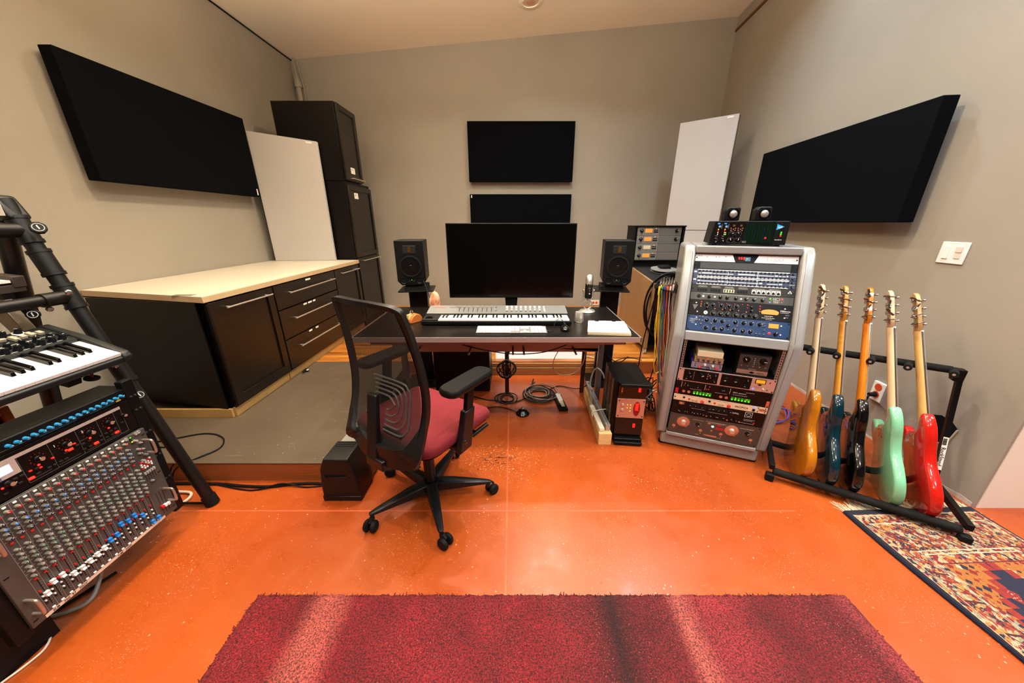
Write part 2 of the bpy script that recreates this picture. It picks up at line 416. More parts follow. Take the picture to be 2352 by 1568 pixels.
for i, (y0, y1, lab) in enumerate(cabs):
    t = carcass('base_cabinet', lab, y0, y1, 0)
    mb = MB()
    if i == 0: mb.prism([(XF-.62, 2.135), (XF-.03, 2.02), (XF-.002, 2.005), (XF-.002, y1+.006), (XF-.62, y1+.006)], .195, .925)
    else: mb.box(XF-.62, y0-.008, .195, XF-.002, y1+.006, .925)
    mb.build('body', espside, t, bev=.001)
    kx = XF-.012
    mb = MB()
    if i == 0: mb.box(XF-.96, y0-.02, .127, kx-.015, y0-.002, .19)
    mb.box(kx-.018, y0+.0, .127, kx, y1+.003, .193); mb.build('toe_kick', kickm, t, bev=.001)
    if i != 1: shaker(t, XF, y0, y1, zb0, zb1, hz=zb1-.045)
    else:
        for j, (a, b) in enumerate(((.725, .918), (.475, .715), (.215, .465))):
            mb = MB(); mb.box(XF, y0, a, XF+.02, y1, b); d = mb.build('drawer', espresso, t, bev=.0015)
            bar_handle(d, XF+.02, y0+.14, y1-.06, b-.075 if j == 0 else b-.09)
            if j == 0: st = [(3.03, .075)]
            elif j == 1: st = [(2.93, .05), (3.0, .06), (3.08, .04)]
            else: st = [(2.93, .05), (3.04, .045)]
            for yy, w_ in st:
                mb = MB(); mb.box(XF+.0201, yy, b-.022, XF+.0208, yy+w_, b-.008); mb.build('sticker', paper, d)
    if i == 0:
        ep = t
        mb = MB(); mb.hexa([(-1.93, 1.99, .195), (-2.80, 2.16, .195), (-2.80, 2.18, .195), (-1.93, 2.0, .195), (-1.93, 1.99, .925), (-2.80, 2.16, .925), (-2.80, 2.18, .925), (-1.93, 2.0, .925)])
        mb.build('end_panel', espside, t)
        mb = MB(); mb.hexa([(-2.80, 2.158, .13), (-2.806, 2.159, .13), (-2.806, 2.18, .13), (-2.80, 2.18, .13), (-2.80, 2.158, .925), (-2.806, 2.159, .925), (-2.806, 2.18, .925), (-2.80, 2.18, .925)])
        mb.build('edge_band', mat('pale_edge', '#c9a98a', .6), t)
    fixchildren(t)
ct = thing('countertop', 'long cream laminate countertop over the dark base cabinets', 'countertop', (-2.35, 3.1, .925))
mb = MB(); top = [(-1.868, 1.985), (-1.855, 4.145), (-2.86, 4.145), (-2.866, 2.205)]
mb.prism(top, .927, .964); mb.build('front_edge', laminedge, ct, bev=.002)
mb = MB(); mb.prism([(x+(-.0008 if x > -2 else 0), y) for x, y in top], .9642, .966); mb.build('top_surface', laminate, ct)
mb = MB(); mb.box(-2.095, 2.02, .9661, -1.965, 2.065, .9668); mb.build('grey_tape', mat('grey_tape', '#6f6a55', .5), ct)
fixchildren(ct)
# little black door stop with white clip by the kick
t = thing('door_stop', 'small black rubber stop with white clip against the cabinet toe kick', 'door stop', (-1.85, 2.75, .126))
mb = MB(); mb.cbox((0, 0, .012), (.035, .03, .024)); mb.cyl((.0, -.03, .012), (.0, -.06, .022), .01, .006); mb.build('block', rubber, t, bev=.003)
mb = MB(); mb.cbox((.02, -.012, .022), (.012, .02, .006)); mb.build('clip', white, t)
# tall cabinets
def tall(name, lab, y0, y1, z0, z1, door_z, xo, labels, hz):
    t = thing(name, lab, 'cabinet', (XF-.3, y0+.2, z0), 0)
    mb = MB(); mb.box(XF-.665, y0, z0, XF-.004+xo, y1, z1); mb.build('body', espside, t, bev=.002)
    for k, (a, b) in enumerate(door_z):
        d = shaker(t, XF+xo, y0+.01, y1-.003, a, b, hz=None, fw=.055)
        if hz[k]: bar_handle(d, XF+.02+xo, y0+.1, y1-.02, hz[k], off=.03)
        if labels[k]:
            z = labels[k]; mb = MB(); mb.box(XF+.0092+xo, y0+.17, z, XF+.0105+xo, y0+.275, z+.065)
            mb.build('label', paper, d)
            text('MICS', ink, d, (XF+.0108+xo, y0+.185, z+.035), .02, (PI/2, 0, PI/2), .0001)
    fixchildren(t); return t
tall('wall_cabinet', 'upper half of the tall dark oak cabinet with steel handle along its foot', 4.165, 4.63, 1.842, 2.60, [(1.85, 2.593)], 0, [1.93], [1.873])
tall('tall_cabinet', 'lower half of the tall dark oak cabinet standing on the platform', 4.172, 4.84, .127, 1.838, [(.99, 1.80), (.22, .98)], -.006, [1.66, 0], [0, .945])

# ================================================================ panels
fabric = mat('black_fabric', '#040509', .95, spec=.08, bump=.3, bscale=900)
def wedge_panel(name, label, back, nrm, d, parts=None):
    """back: TL TR BR BL world points of the face nearest the wall, thickened d along nrm"""
    t = thing(name, label, 'acoustic panel', back[3]); N = Vector(nrm).normalized()*d
    b = [Vector(p) for p in back]; f = [p+N for p in b]
    mb = MB(); mb.hexa([tuple(q) for q in (b[3], b[2], b[1], b[0], f[3], f[2], f[1], f[0])])
    mb.build('fabric_wrap', fabric, t, bev=.006, seg=2)
    return t, f
t, f = wedge_panel('acoustic_panel', 'large black fabric panel on the left wall with a tiny white tag', [(-2.83, 2.465, 2.39), (-2.83, 3.97, 2.39), (-2.83, 3.97, 1.655), (-2.83, 2.465, 1.655)], (1, 0, 0), .085)
mb = MB(); mb.box(-2.7449, 3.93, 1.67, -2.744, 3.945, 1.73); mb.build('tag', paper, t)
mb = MB(); mb.box(-2.869, 2.6, 1.7, -2.831, 3.9, 2.3); mb.build('batten', brownt, t); fixchildren(t)
def rwp(y, z, off): return (rw(y)-off, y, z)
nr = Vector((-1, (RW1[0]-RW0[0])/(RW1[1]-RW0[1]), 0))
t, f = wedge_panel('acoustic_panel', 'large black fabric panel on the right wall above the guitars', [rwp(3.78, 2.04, .05), rwp(2.14, 2.04, .05), rwp(2.14, 1.39, .05), rwp(3.78, 1.39, .05)], nr, .085)
mb = MB(); mb.slab([rwp(3.6, 1.5, .048), rwp(2.3, 1.5, .048), rwp(2.3, 1.95, .048), rwp(3.6, 1.95, .048)], -.045); mb.build('batten', brownt, t); fixchildren(t)
for lab, z0, z1 in (('black fabric panel on the back wall, upper of the pair above the monitor', 1.935, 2.675), ('black fabric panel on the back wall, lower of the pair, half behind the monitor', 1.12, 1.775)):
    t, f = wedge_panel('acoustic_panel', lab, [(-.605, 5.26, z1), (.853, 5.26, z1), (.853, 5.26, z0), (-.605, 5.26, z0)], (0, -1, 0), .05)
    mb = MB(); mb.box(-.5, 5.255, z0+.1, .7, 5.299, z1-.1); mb.build('batten', brownt, t)
    if z0 < 1.5:
        mb = MB(); mb.box(-.585, 5.2093, z1-.05, -.572, 5.2097, z1-.012); mb.build('tag', paper, t)
    fixchildren(t)
greyp = mat('pale_grey_fabric', '#b9b4b0', .85, bump=.3, bscale=500, var=.04, vscale=2)
def board(name, label, q, th=.05, clip=True):
    t = thing(name, label, 'panel', q[3])
    mb = MB(); mb.slab([tuple(Vector(p)+0*Vector((0,0,1))) for p in (q[0], q[1], q[2], q[3])], -th); mb.build('face', greyp, t, bev=.002)
    a, b, c_, d = [Vector(p) for p in q]
    n_ = (b-a).cross(d-a).normalized()
    mb = MB()
    off = n_*(th+.012)
    mb.slab([tuple(p+off) for p in (d, c_, b, a)], .011); mb.build('frame', fabric, t)
    if clip:
        mb = MB(); p = b+(a-b).normalized()*.05+(c_-b).normalized()*.012; ex = (a-b).normalized(); ez = (c_-b).normalized()
        nn = -n_ if n_.y > 0 else n_
        mb.slab([tuple(p+nn*.002), tuple(p+ex*.06+nn*.002), tuple(p+ex*.06+ez*.016+nn*.002), tuple(p+ez*.016+nn*.002)], .001); mb.build('clip', white, t)
    fixchildren(t); return t
board('leaning_panel', 'pale grey rectangular panel standing on the countertop against the tall cabinet',
      [(-2.765, 4.0, 2.29), (-2.10, 4.10, 2.21), (-2.105, 4.09, .968), (-2.775, 4.02, .968)], .04)
A = Vector((1.997, 4.598, 0)); B = Vector((2.452, 4.215, 0))
# panels stand in the right corner, one on top of the other
board('leaning_panel', 'tall pale grey panel in the right back corner, upper of two', [(A.x, A.y, 2.5), (B.x, B.y, 2.5), (B.x, B.y, 1.305), (A.x, A.y, 1.305)], .05)
board('leaning_panel', 'pale grey panel in the right back corner, lower of two behind the outboard boxes', [(A.x, A.y, 1.298), (B.x, B.y, 1.298), (B.x, B.y, .13), (A.x, A.y, .13)], .05, clip=False)

# ================================================================ wall fittings
t = thing('wall_pipe', 'painted conduit pipe in the left back corner above the tall cabinet', 'pipe', (-2.83, 5.25, 2.6))
mb = MB(); mb.tube([(-2.80, 5.25, 1.9), (-2.80, 5.25, 3.12)], .032, 12); mb.build('pipe', paint, t)
mb = MB(); mb.cyl((-2.80, 5.25, 3.06), (-2.80, 5.25, 3.13), .045, n=14); mb.cyl((-2.80, 5.25, 3.13), (-2.80, 5.25, 3.2), .036, .02, n=14); mb.tube([(-2.80, 5.25, 3.18), (-2.82, 5.27, 3.38)], .012, 8)
mb.build('coupling', paint, t)
mb = MB(); mb.tube([(-2.745, 5.28, 1.9), (-2.745, 5.28, 3.05), (-2.78, 5.28, 3.35)], .009, 8); mb.build('wire', paint, t); fixchildren(t)
def rwM(y, z, off=.001):   # frame on right wall: X runs to the right in the photo (towards camera), Z up, Y into wall
    o = rwp(y, z, off); x = Vector((rw(1)-rw(2), -1, 0)); return frame(o, x, (0, 0, 1))
t = thing('light_switch', 'white double switch plate on the right wall beside the black panel', 'light switch', M=rwM(1.975, 1.172))
mb = MB(); mb.box(0, -.006, 0, .135, 0, .116); mb.build('plate', white, t, bev=.003)
mb = MB(); mb.box(.024, -.011, .026, .053, -.006, .092); mb.build('rocker', white, t, bev=.001)
for z in (.03, .062):
    mb = MB(); mb.box(.082, -.011 if z > .05 else -.009, z, .112, -.006, z+.03); mb.build('button', mat('switch_button', '#dcc9bb', .4), t, bev=.001)
# outlet with open cover behind the guitars
t = thing('outlet', 'white wall outlet box with orange socket and open clear cover behind the guitars', 'outlet', M=rwM(2.03, .262, .002))
mb = MB(); mb.box(0, -.018, 0, .085, 0, .13); mb.build('box', white, t, bev=.003)
mb = MB(); mb.cyl((.042, -.018, .045), (.042, -.022, .045), .023, n=16); mb.cyl((.042, -.018, .098), (.042, -.022, .098), .023, n=16); mb.build('socket', mat('orange_socket', '#c8481c', .5), t)
mb = MB(); mb.hexa([(.088, -.02, .0), (.17, -.05, .0), (.172, -.046, .0), (.09, -.014, .0), (.088, -.02, .13), (.17, -.05, .13), (.172, -.046, .13), (.09, -.014, .13)])
mb.build('cover', mat('clear_cover', '#8f8a88', .25, alpha=.6), t)
mb = MB(); mb.tube(smooth([(.042, -.03, .04), (.045, -.06, .03), (.05, -.07, -.03), (.03, -.05, -.12), (.02, -.02, -.2)]), .006, 8); mb.cyl((.042, -.022, .045), (.042, -.06, .042), .017, .012); mb.build('plug', blackp, t)
t = thing('cable_passage', 'jagged black hole low in the right wall behind the stand post', 'wall hole', M=rwM(1.70, .26, .002))
hp = [(.0, .01), (.02, .085), (.07, .11), (.13, .10), (.165, .075), (.15, -.01), (.11, -.045), (.05, -.035)]
mb = MB(); mb.prism(hp, -.002, .001, 'y'); mb.build('opening', mat('void_black', '#040404', .9), t)
mb = MB(); mb.tube([(x, -.003, z) for x, z in hp[4:]+hp[:1]], .004, 5); mb.build('rough_edge', mat('torn_plaster', '#cbb79a', .8), t)
t = thing('outlet', 'white outlet with two orange sockets low on the back wall behind the microphone', 'outlet', (1.29, 5.298, .135))
mb = MB(); mb.box(-.03, -.008, 0, .12, 0, .085); mb.build('plate', white, t, bev=.002)
for x in (.02, .07):
    mb = MB(); mb.cyl((x, -.008, .043), (x, -.012, .043), .019, n=16); mb.build('socket', mat('orange_socket', '#c8481c', .5), t)
t = thing('recessed_light', 'round unlit recessed light in the cream ceiling', 'ceiling light', (.2, 4.58, ceil_z(.2)))
t.rotation_euler = (0, -math.atan(.0772), 0)
mb = MB(); mb.lathe([(.125, 0), (.125, -.008), (.118, -.012), (.088, -.012), (.085, -.004)], n=40); mb.build('trim_ring', ceilm, t)
mb = MB(); mb.lathe([(.0, -.009), (.05, -.009), (.085, -.004)], n=32); mb.build('lens', mat('frosted_lens', '#dac5ae', .4), t)
mb = MB(); mb.lathe([(.04, -.0101), (.05, -.010), (.05, -.0092)], n=24); mb.build('bulb', mat('bulb_face', '#c9a58c', .4), t)
t = tag(MB().tube([rwp(1.66, 1.79, .0), rwp(1.66, 1.79, .03), rwp(1.655, 1.78, .034)], .004, 6).build('wall_hook', blackm), 'tiny black hook on the right wall at the frame edge', 'hook')
# ================================================================ desk and what stands on it
DZ = .756
desktop = mat('black_brown_desktop', '#120e0c', .28, var=.3, vscale=5, bump=.05, bscale=30)
silver = mat('silver_trim', '#b3aaa4', .35, metal=.6)
brownmetal = mat('grey_metal_beam', '#8c7a72', .42, metal=.5)
t = thing('desk', 'wide black topped desk with silver edge and steel legs', 'desk', (-.09, 2.22, 0))
mb = MB(); mb.box(-.935, 1.853, DZ-.026, .752, 2.605, DZ); mb.build('desktop', desktop, t, bev=.002)
mb = MB(); mb.box(-.94, 1.846, DZ-.03, .757, 1.8525, DZ-.001); mb.box(-.9415, 1.846, DZ-.03, -.9355, 2.61, DZ-.001); mb.box(.7525, 1.846, DZ-.03, .7585, 2.61, DZ-.001)
mb.build('edge_trim', silver, t)
mb = MB(); mb.box(-.87, 1.93, DZ-.075, .70, 1.96, DZ-.031); mb.box(-.87, 2.47, DZ-.075, .70, 2.5, DZ-.031); mb.build('beam', brownmetal, t, bev=.002)
mb = MB(); mb.box(-.80, 2.10, .57, .58, 2.104, .68); mb.box(-.80, 2.10, .57, .58, 2.26, .574); mb.box(-.80, 2.10, .57, .58, 2.108, .595); mb.build('cable_tray', brownmetal, t, bev=.001)
for x in (-.62, -.28, .0, .02+.05, .40):
    mb = MB(); mb.box(x, 1.962, .60, x+.012, 2.1, .606); mb.box(x, 2.094, .60, x+.012, 2.1, .70); mb.build('tray_bracket', brownmetal, t)
for x in (-.86, .655):
    x += .012 if x > 0 else 0; mb = MB(); mb.box(x, 2.40, .02, x+.04, 2.44, DZ-.031); mb.build('leg', brownmetal, t, bev=.003)
    mb = MB(); mb.box(x+.001, 2.29, 0, x+.039, 2.56, .02); mb.build('foot', blackm, t, bev=.003)
postm = mat('brown_post', '#4a2a1e', .4, metal=.4)
for x in (-.06, .585):
    mb = MB(); mb.box(x, 2.585, .0, x+.035, 2.603, DZ-.031); mb.build('post', postm, t, bev=.002)
fixchildren(t)

# monitor
t = thing('monitor', 'wide flat black monitor standing on the desk', 'monitor', (-.01, 2.47, DZ))
mb = MB(); mb.box(-.463, 2.452, .862, .453, 2.485, 1.386); mb.box(-.3, 2.486, .9, .3, 2.515, 1.2); mb.build('housing', blackp, t, bev=.004)
scr = mat('dark_screen', '#040303', .12, spec=.22)
mb = MB(); mb.box(-.456, 2.4512, .872, .446, 2.4518, 1.380); mb.build('screen', scr, t)
mb = MB(); mb.hexa([(-.045, 2.47, .765), (.035, 2.47, .765), (.035, 2.51, .765), (-.045, 2.51, .765), (-.055, 2.48, .9), (.045, 2.48, .9), (.045, 2.50, .9), (-.055, 2.50, .9)]); mb.build('neck', blackp, t, bev=.003)
mb = MB(); mb.box(-.16, 2.38, DZ, .15, 2.56, .768); mb.build('base', blackp, t, bev=.005)
fixchildren(t)

# studio speakers on stands
conem = mat('speaker_cone', '#0a0a0b', .22, spec=.5)
ribbon = mat('gold_ribbon', '#8a6320', .35, metal=.8)
def studio_speaker(label, loc, rz):
    t = thing('studio_speaker', label, 'speaker', loc, rz, None)
    w_, h, d = .222, .358, .29
    pr_ = [(-w_/2, 0), (-w_/2+.03, 0), (w_/2-.03, 0), (w_/2, 0)]
    body = [(-w_/2, 0), (w_/2, 0), (w_/2, d), (-w_/2, d)]
    mb = MB(); fr = [(-w_/2, .045), (-w_/2+.032, 0.012), (w_/2-.032, .012), (w_/2, .045), (w_/2, h), (-w_/2, h)]
    mb.prism([(x, z) for x, z in fr], 0, d, 'y'); mb.build('cabinet', blackp, t, bev=.004)
    mb = MB(); c = (0, -.001, .16)
    mb.lathe([(.086, -.0), (.086, .004), (.074, .006), (.070, .001)], c, (0, -1, 0), 32); mb.build('surround', rubber, t)
    mb = MB(); mb.lathe([(.069, .003), (.045, -.006), (.026, -.010)], c, (0, -1, 0), 32); mb.build('cone', conem, t)
    mb = MB(); mb.lathe([(.026, -.009), (.02, .0), (.01, .005), (0, .006)], c, (0, -1, 0), 24); mb.build('dust_cap', conem, t)
    mb = MB(); mb.box(-.045, -.003, .262, .045, .001, .318); mb.box(-.05, -.0015, .258, .05, .001, .322); mb.build('tweeter_plate', darkgrey, t, bev=.002)
    mb = MB()
    for k in range(5): mb.box(-.012, -.0045, .272+k*.0085, .012, -.003, .2775+k*.0085)
    mb.build('tweeter', ribbon, t)
    for s in (-1, 1):
        mb = MB(); mb.lathe([(.027, .0), (.025, .004), (.0215, .002), (.018, -.004)], (s*.062, -.001, .05), (0, -1, 0), 24); mb.build('port_ring', blackp, t)
        mb = MB(); mb.cyl((s*.062, -.0012, .05), (s*.062, -.002, .05), .019, n=24); mb.build('port', MATS['void_black'], t)
    for s in (-1, 1):
        mb = MB(); mb.cyl((s*.016, 0, .046), (s*.016, -.012, .046), .007, n=14); mb.build('knob', darkgrey, t)
    mb = MB(); mb.cyl((0, 0, .055), (0, -.003, .055), .0025, n=8); mb.build('power_light', greenled, t)
    return t
studio_speaker('black studio speaker on a post stand left of the monitor', (-.805, 2.70, .90), R(8))
studio_speaker('black studio speaker on a post stand right of the monitor', (.835, 2.68, .90), R(-10))
def speaker_stand(label, x, rz, xo):
    t = thing('speaker_stand', label, 'speaker stand', (x, 2.83, 0), rz)
    mb = MB(); mb.box(-.14, -.14, .856, .14, .12, .866); mb.build('top_plate', blackm, t, bev=.002)
    mb = MB(); mb.box(-.09, -.12, .867, .09, .1, .898); mb.build('pad', foam, t)
    mb = MB(); mb.box(-.075, -.03, .02, .075, .07, .856); mb.build('post', blackm, t, bev=.006)
    mb = MB(); mb.box(-.15, -.16, 0, .15, .11, .02); mb.build('base', blackm, t, bev=.002)
    return t
speaker_stand('black column stand under the left studio speaker', -.80, R(8), 0)
speaker_stand('black column stand under the right studio speaker', .835, R(-10), 0)

# keyboards
def piano_keys(parent, x0, n, wk, y0, y1, z, zb=.006, start=0, bl=.62, yb=None, limit=None, asx=True, wt=.009):
    """white keys from x0 rightwards, front y0, back y1, top z. start = note index of first white key in C D E F G A B"""
    mb = MB(); mb.box(-wk/2+.0006, 0, -wt, wk/2-.0006, y1-y0, 0); proto = mb.build('white_key', ivory, parent)
    mb = MB(); L = (y1-y0)*bl; hw = wk*.27
    mb.hexa([(-hw, y1-y0-L, -.002), (hw, y1-y0-L, -.002), (hw, y1-y0, -.002), (-hw, y1-y0, -.002),
             (-hw*.75, y1-y0-L+.006, zb*1.4), (hw*.75, y1-y0-L+.006, zb*1.4), (hw*.75, y1-y0, zb*1.4), (-hw*.75, y1-y0, zb*1.4)])
    pb = mb.build('black_key', blackg, parent, bev=.001)
    ws = [proto]+[inst(proto, parent, (0, 0, 0)) for _ in range(n-1)]
    for k, o in enumerate(ws): o.location = (x0+wk*(k+.5), y0, z)
    pos = [x0+wk*(k+1) for k in range(n-1) if (start+k) % 7 in (0, 1, 3, 4, 5)]
    bs = [pb]+[inst(pb, parent, (0, 0, 0)) for _ in range(len(pos)-1)]
    for o, x in zip(bs, pos): o.location = (x, y0, z)
t = thing('midi_keyboard', 'long grey and black music keyboard with faders on the desk below the monitor', 'music keyboard', (-.10, 2.12, DZ))
kt = mat('grey_panel_texture', '#8a8987', .4, metal=.4)
mb = MB()
prof = [(2.085, DZ+.006), (2.085, DZ+.030), (2.20, DZ+.034), (2.205, DZ+.042), (2.36, DZ+.070), (2.37, DZ+.006)]
mb.prism(prof, -.592, .388, 'x'); mb.build('body', blackp, t, bev=.003)
mb = MB(); mb.hexa([(-.585, 2.22, DZ+.0455), (.381, 2.22, DZ+.0455), (.381, 2.355, DZ+.069), (-.585, 2.355, DZ+.069), (-.585, 2.22, DZ+.0475), (.381, 2.22, DZ+.0475), (.381, 2.355, DZ+.071), (-.585, 2.355, DZ+.071)])
mb.build('control_panel', kt, t)
piano_keys(t, -.480, 36, .0237, 2.090, 2.205, DZ+.040, start=0)
mb = MB(); mb.box(-.587, 2.092, DZ+.030, -.486, 2.205, DZ+.039); mb.build('wheel_panel', darkgrey, t, bev=.002)
mb = MB(); mb.box(-.57, 2.12, DZ+.0392, -.52, 2.17, DZ+.041); mb.build('touch_pad', blackg, t)
PM = Matrix.Translation((0, 2.22, DZ+.0476)) @ Matrix.Rotation(math.atan2(.0235, .135), 4, 'X')
def onp(x0, y0, x1, y1, h, nm, m_): mb = MB(); mb.M = PM; mb.box(x0, y0, 0, x1, y1, h); return mb.build(nm, m_, t)
for k in range(9):
    x = -.37+k*.032
    onp(x, .03, x+.004, .115, .0008, 'fader_slot', ink); yy = .085 if k < 8 else .04
    onp(x-.006, yy, x+.010, yy+.011, .013, 'fader_cap', steel)
for k in range(8):
    x = -.035+k*.0325; mb = MB(); mb.M = PM; mb.lathe([(.009, 0), (.009, .010), (.007, .014), (0, .014)], (x, .09, 0), n=14); mb.build('knob', ivory, t)
    for j in range(2): onp(x-.006, .03+j*.022, x+.006, .040+j*.022, .003, 'button', white if j else midgrey)
onp(.222, .03, .230, .12, .003, 'divider', white)
for x in (-.55, -.44): onp(x, .098, x+.08, .106, .0006, 'lettering_strip', mat('red_print', '#a83a34', .5) if x < -.5 else midgrey)
fixchildren(t)
# computer keyboard
t = thing('computer_keyboard', 'slim white computer keyboard with number pad in front of the music keyboard', 'keyboard', (0, 1.985, DZ))
mb = MB(); mb.hexa([(-.219, -.0615, .001), (.214, -.0615, .001), (.214, .055, .001), (-.219, .055, .001), (-.219, -.0615, .006), (.214, -.0615, .006), (.214, .055, .013), (-.219, .055, .013)])
mb.build('base', mat('kb_base', '#6f6c68', .45), t, bev=.002)
def krow(y, xs, h=.0165):
    for x0, x1 in xs:
        z = .0068+(y+.0615)/.1165*.007
        mb = MB(); mb.hexa([(x0, y, z), (x1, y, z), (x1, y+h, z), (x0, y+h, z), (x0+.0007, y+.0007, z+.0025), (x1-.0007, y+.0007, z+.0025), (x1-.0007, y+h-.0007, z+.0025), (x0+.0007, y+h-.0007, z+.0025)])
        mb.build('key', white, t)
px_ = .0186
for r in range(5):
    y = -.057+r*.0188
    if r == 0: xs = [(-.215+k*px_, -.215+k*px_+.0166) for k in range(3)]+[(-.158, -.066)]+[(-.062+k*px_, -.062+k*px_+.0166) for k in range(3)]
    else:
        xs = [(-.215, -.190)]+[(-.187+k*px_, -.187+k*px_+.0166) for k in range(11)]+[(.019, .045)]
    xs += [(.052+k*px_, .052+k*px_+.0166) for k in range(3) if r in (0, 1, 3, 4) and not (r == 1 and k != 1)]
    xs += [(.115+k*.0238, .115+k*.0238+.0205) for k in range(4)]
    krow(y, xs)
krow(-.057+5*.0188, [(-.215+k*.0214, -.215+k*.0214+.0188) for k in range(19)], .011)
# mouse
t = thing('mouse', 'small glossy black mouse right of the white keyboard', 'mouse', (.332, 2.0, DZ), R(-4))
rings = []
for j in range(9):
    u = j/8; y = -.05+.1*u; w_ = .028*math.sqrt(max(.02, 1-(2*u-1)**4)); h = .030*math.sin(PI*(.12+.78*u))
    rings.append([(w_*math.cos(a), y, .002+max(0, h*math.sin(a))) for a in [PI*k/10 for k in range(11)]])
MB().loft(rings, closed=True).build('shell', blackg, t, sub=1)
mb = MB(); mb.cyl((-.003, .026, .029), (.003, .026, .029), .008, n=14); mb.build('scroll_wheel', darkgrey, t)
mb = MB(); mb.tube(smooth([(0, .05, .012), (-.005, .075, .03), (-.03, .085, .05), (-.06, .05, .03), (-.075, -.02, .004), (-.09, -.05, .003), (-.13, -.02, .003), (-.12, .09, .003), (-.06, .2, .004)], 8), .0018, 6); mb.build('cord', blackp, t)
# microphone
t = thing('microphone', 'black and chrome condenser microphone on a round desk stand', 'microphone', (.568, 2.46, DZ))
mb = MB(); mb.lathe([(.058, 0), (.06, .004), (.055, .010), (.02, .018), (.012, .022), (0, .022)], n=32); mb.build('base', steel, t)
mb = MB()
for s in (-1, 1): mb.tube(smooth([(s*.008, 0, .02), (s*.026, 0, .035), (s*.03, 0, .06), (s*.014, 0, .085), (0, 0, .09)]), .005, 8)
mb.cyl((0, 0, .085), (0, 0, .10), .011, n=14); mb.tube(smooth([(-.0, 0, .1), (-.03, 0, .104), (-.038, 0, .12), (-.038, 0, .158)]), .004, 8); mb.tube(smooth([(0, 0, .1), (.03, 0, .104), (.038, 0, .12), (.038, 0, .158)]), .004, 8)
mb.build('yoke', steel, t)
mb = MB(); mb.lathe([(0, .102), (.022, .102), (.027, .106), (.0275, .20), (.026, .203), (0, .203)], n=28); mb.build('body', blackp, t)
mb = MB(); mb.lathe([(.0282, .203), (.0282, .211), (.024, .211)], n=28); mb.build('collar', chrome, t)
n = NT('mic_mesh', .3); n.b.inputs['Metallic'].default_value = 1
n.col(n.ramp(n.voro(420), [(.25, srgb('#3a3937')), (.5, srgb('#d8d4cf'))])); n.bump(n.voro(420), .8, .002)
mb = MB(); mb.lathe([(.026, .211), (.0275, .225), (.0265, .25), (.022, .266), (.013, .276), (0, .279)], n=28); mb.build('grille', n.m, t)
for s in (-1, 1):
    mb = MB(); mb.lathe([(.011, 0), (.011, .008), (.007, .011), (0, .011)], (s*.034, 0, .158), (s, 0, 0), 16); mb.build('pivot_knob', chrome, t)
for z, r in ((.142, .006), (.162, .004)):
    mb = MB(); mb.cyl((0, -.026, z), (0, -.033, z), r, n=14); mb.build('button', chrome, t)
mb = MB(); mb.lathe([(.008, 0), (.0065, 0)], (0, -.0279, .18), (0, -1, 0), 20); mb.tube([(math.cos(a)*.007, -.0282, .181+math.sin(a)*.007) for a in [2*PI*k/16 for k in range(16)]], .0008, 4, closed=True); mb.build('emblem', steel, t)
# silver cup
t = thing('metal_cup', 'small upside-down silver metal cup on the desk', 'cup', (.452, 2.18, DZ))
mb = MB(); mb.lathe([(.032, 0), (.0325, .003), (.0265, .066), (.0255, .069), (0, .0685)], n=32); mb.build('shell', steel, t)
mb = MB(); mb.lathe([(.0338, .0), (.0338, .004), (.0322, .006), (.0318, .003)], n=32); mb.build('rim', chrome, t)
# note pad
t = thing('notepad', 'thick pad of white paper held by two small black clips on the desk corner', 'notepad', (.585, 2.01, DZ), R(-3))
q = [(-.125, -.115), (.125, -.13), (.145, .105), (-.085, .11)]
mb = MB(); mb.prism([(x*1.01, y*1.0-.002) for x, y in q], .001, .012); mb.build('backing', mat('manila', '#d9bf92', .7), t)
for k in range(4):
    dx = random.uniform(-.004, .004); mb = MB(); mb.prism([(x+dx, y+random.uniform(-.003, .003)) for x, y in q], .0125+k*.003, .0152+k*.003); mb.build('paper_sheets', paper, t)
for x in (-.035, .075):
    mb = MB(); mb.box(x-.012, .092, .0245, x+.012, .112, .028); mb.box(x-.012, .109, .0, x+.012, .113, .028); mb.tube([(x-.006, .095, .029), (x-.004, .108, .036), (x+.004, .108, .036), (x+.006, .095, .029)], .001, 5); mb.build('clip', blackm, t)
# salt rock
t = thing('salt_lamp', 'orange pink salt crystal lamp standing at the back of the desk', 'salt lamp', (-.585, 2.50, DZ))
n = NT('salt_crystal', .5); n.col(n.ramp(n.noise(22, 5), [(.35, srgb('#b0653f')), (.5, srgb('#d9946c')), (.68, srgb('#efcdb4'))])); n.bump(n.noise(40, 3), .5, .004)
n.b.inputs['Subsurface Weight'].default_value = .2; n.b.inputs['Subsurface Radius'].default_value = (.03, .012, .006)
rings = []
for j in range(14):
    u = j/13; z = u*.135; r = .046*(1-u**2.4)**.6*(1-.12*(1-u))+.002
    rings.append([((r*(1+.22*noise.noise((math.cos(a)*1.6, math.sin(a)*1.6, z*14)))*math.cos(a)), r*(1+.22*noise.noise((math.cos(a)*1.6+4, math.sin(a)*1.6, z*14)))*math.sin(a), .012+z) for a in [2*PI*k/16 for k in range(16)]])
MB().loft(rings).build('crystal', n.m, t, sharp=25)
mb = MB(); mb.cyl((0, 0, 0), (0, 0, .012), .04, n=24); mb.build('base', postm, t)
mb = MB(); mb.tube(smooth([(.0, .03, .01), (-.04, .07, .02), (-.08, .12, .12), (-.12, .17, .2)]), .003, 6); mb.build('cord', blackp, t)
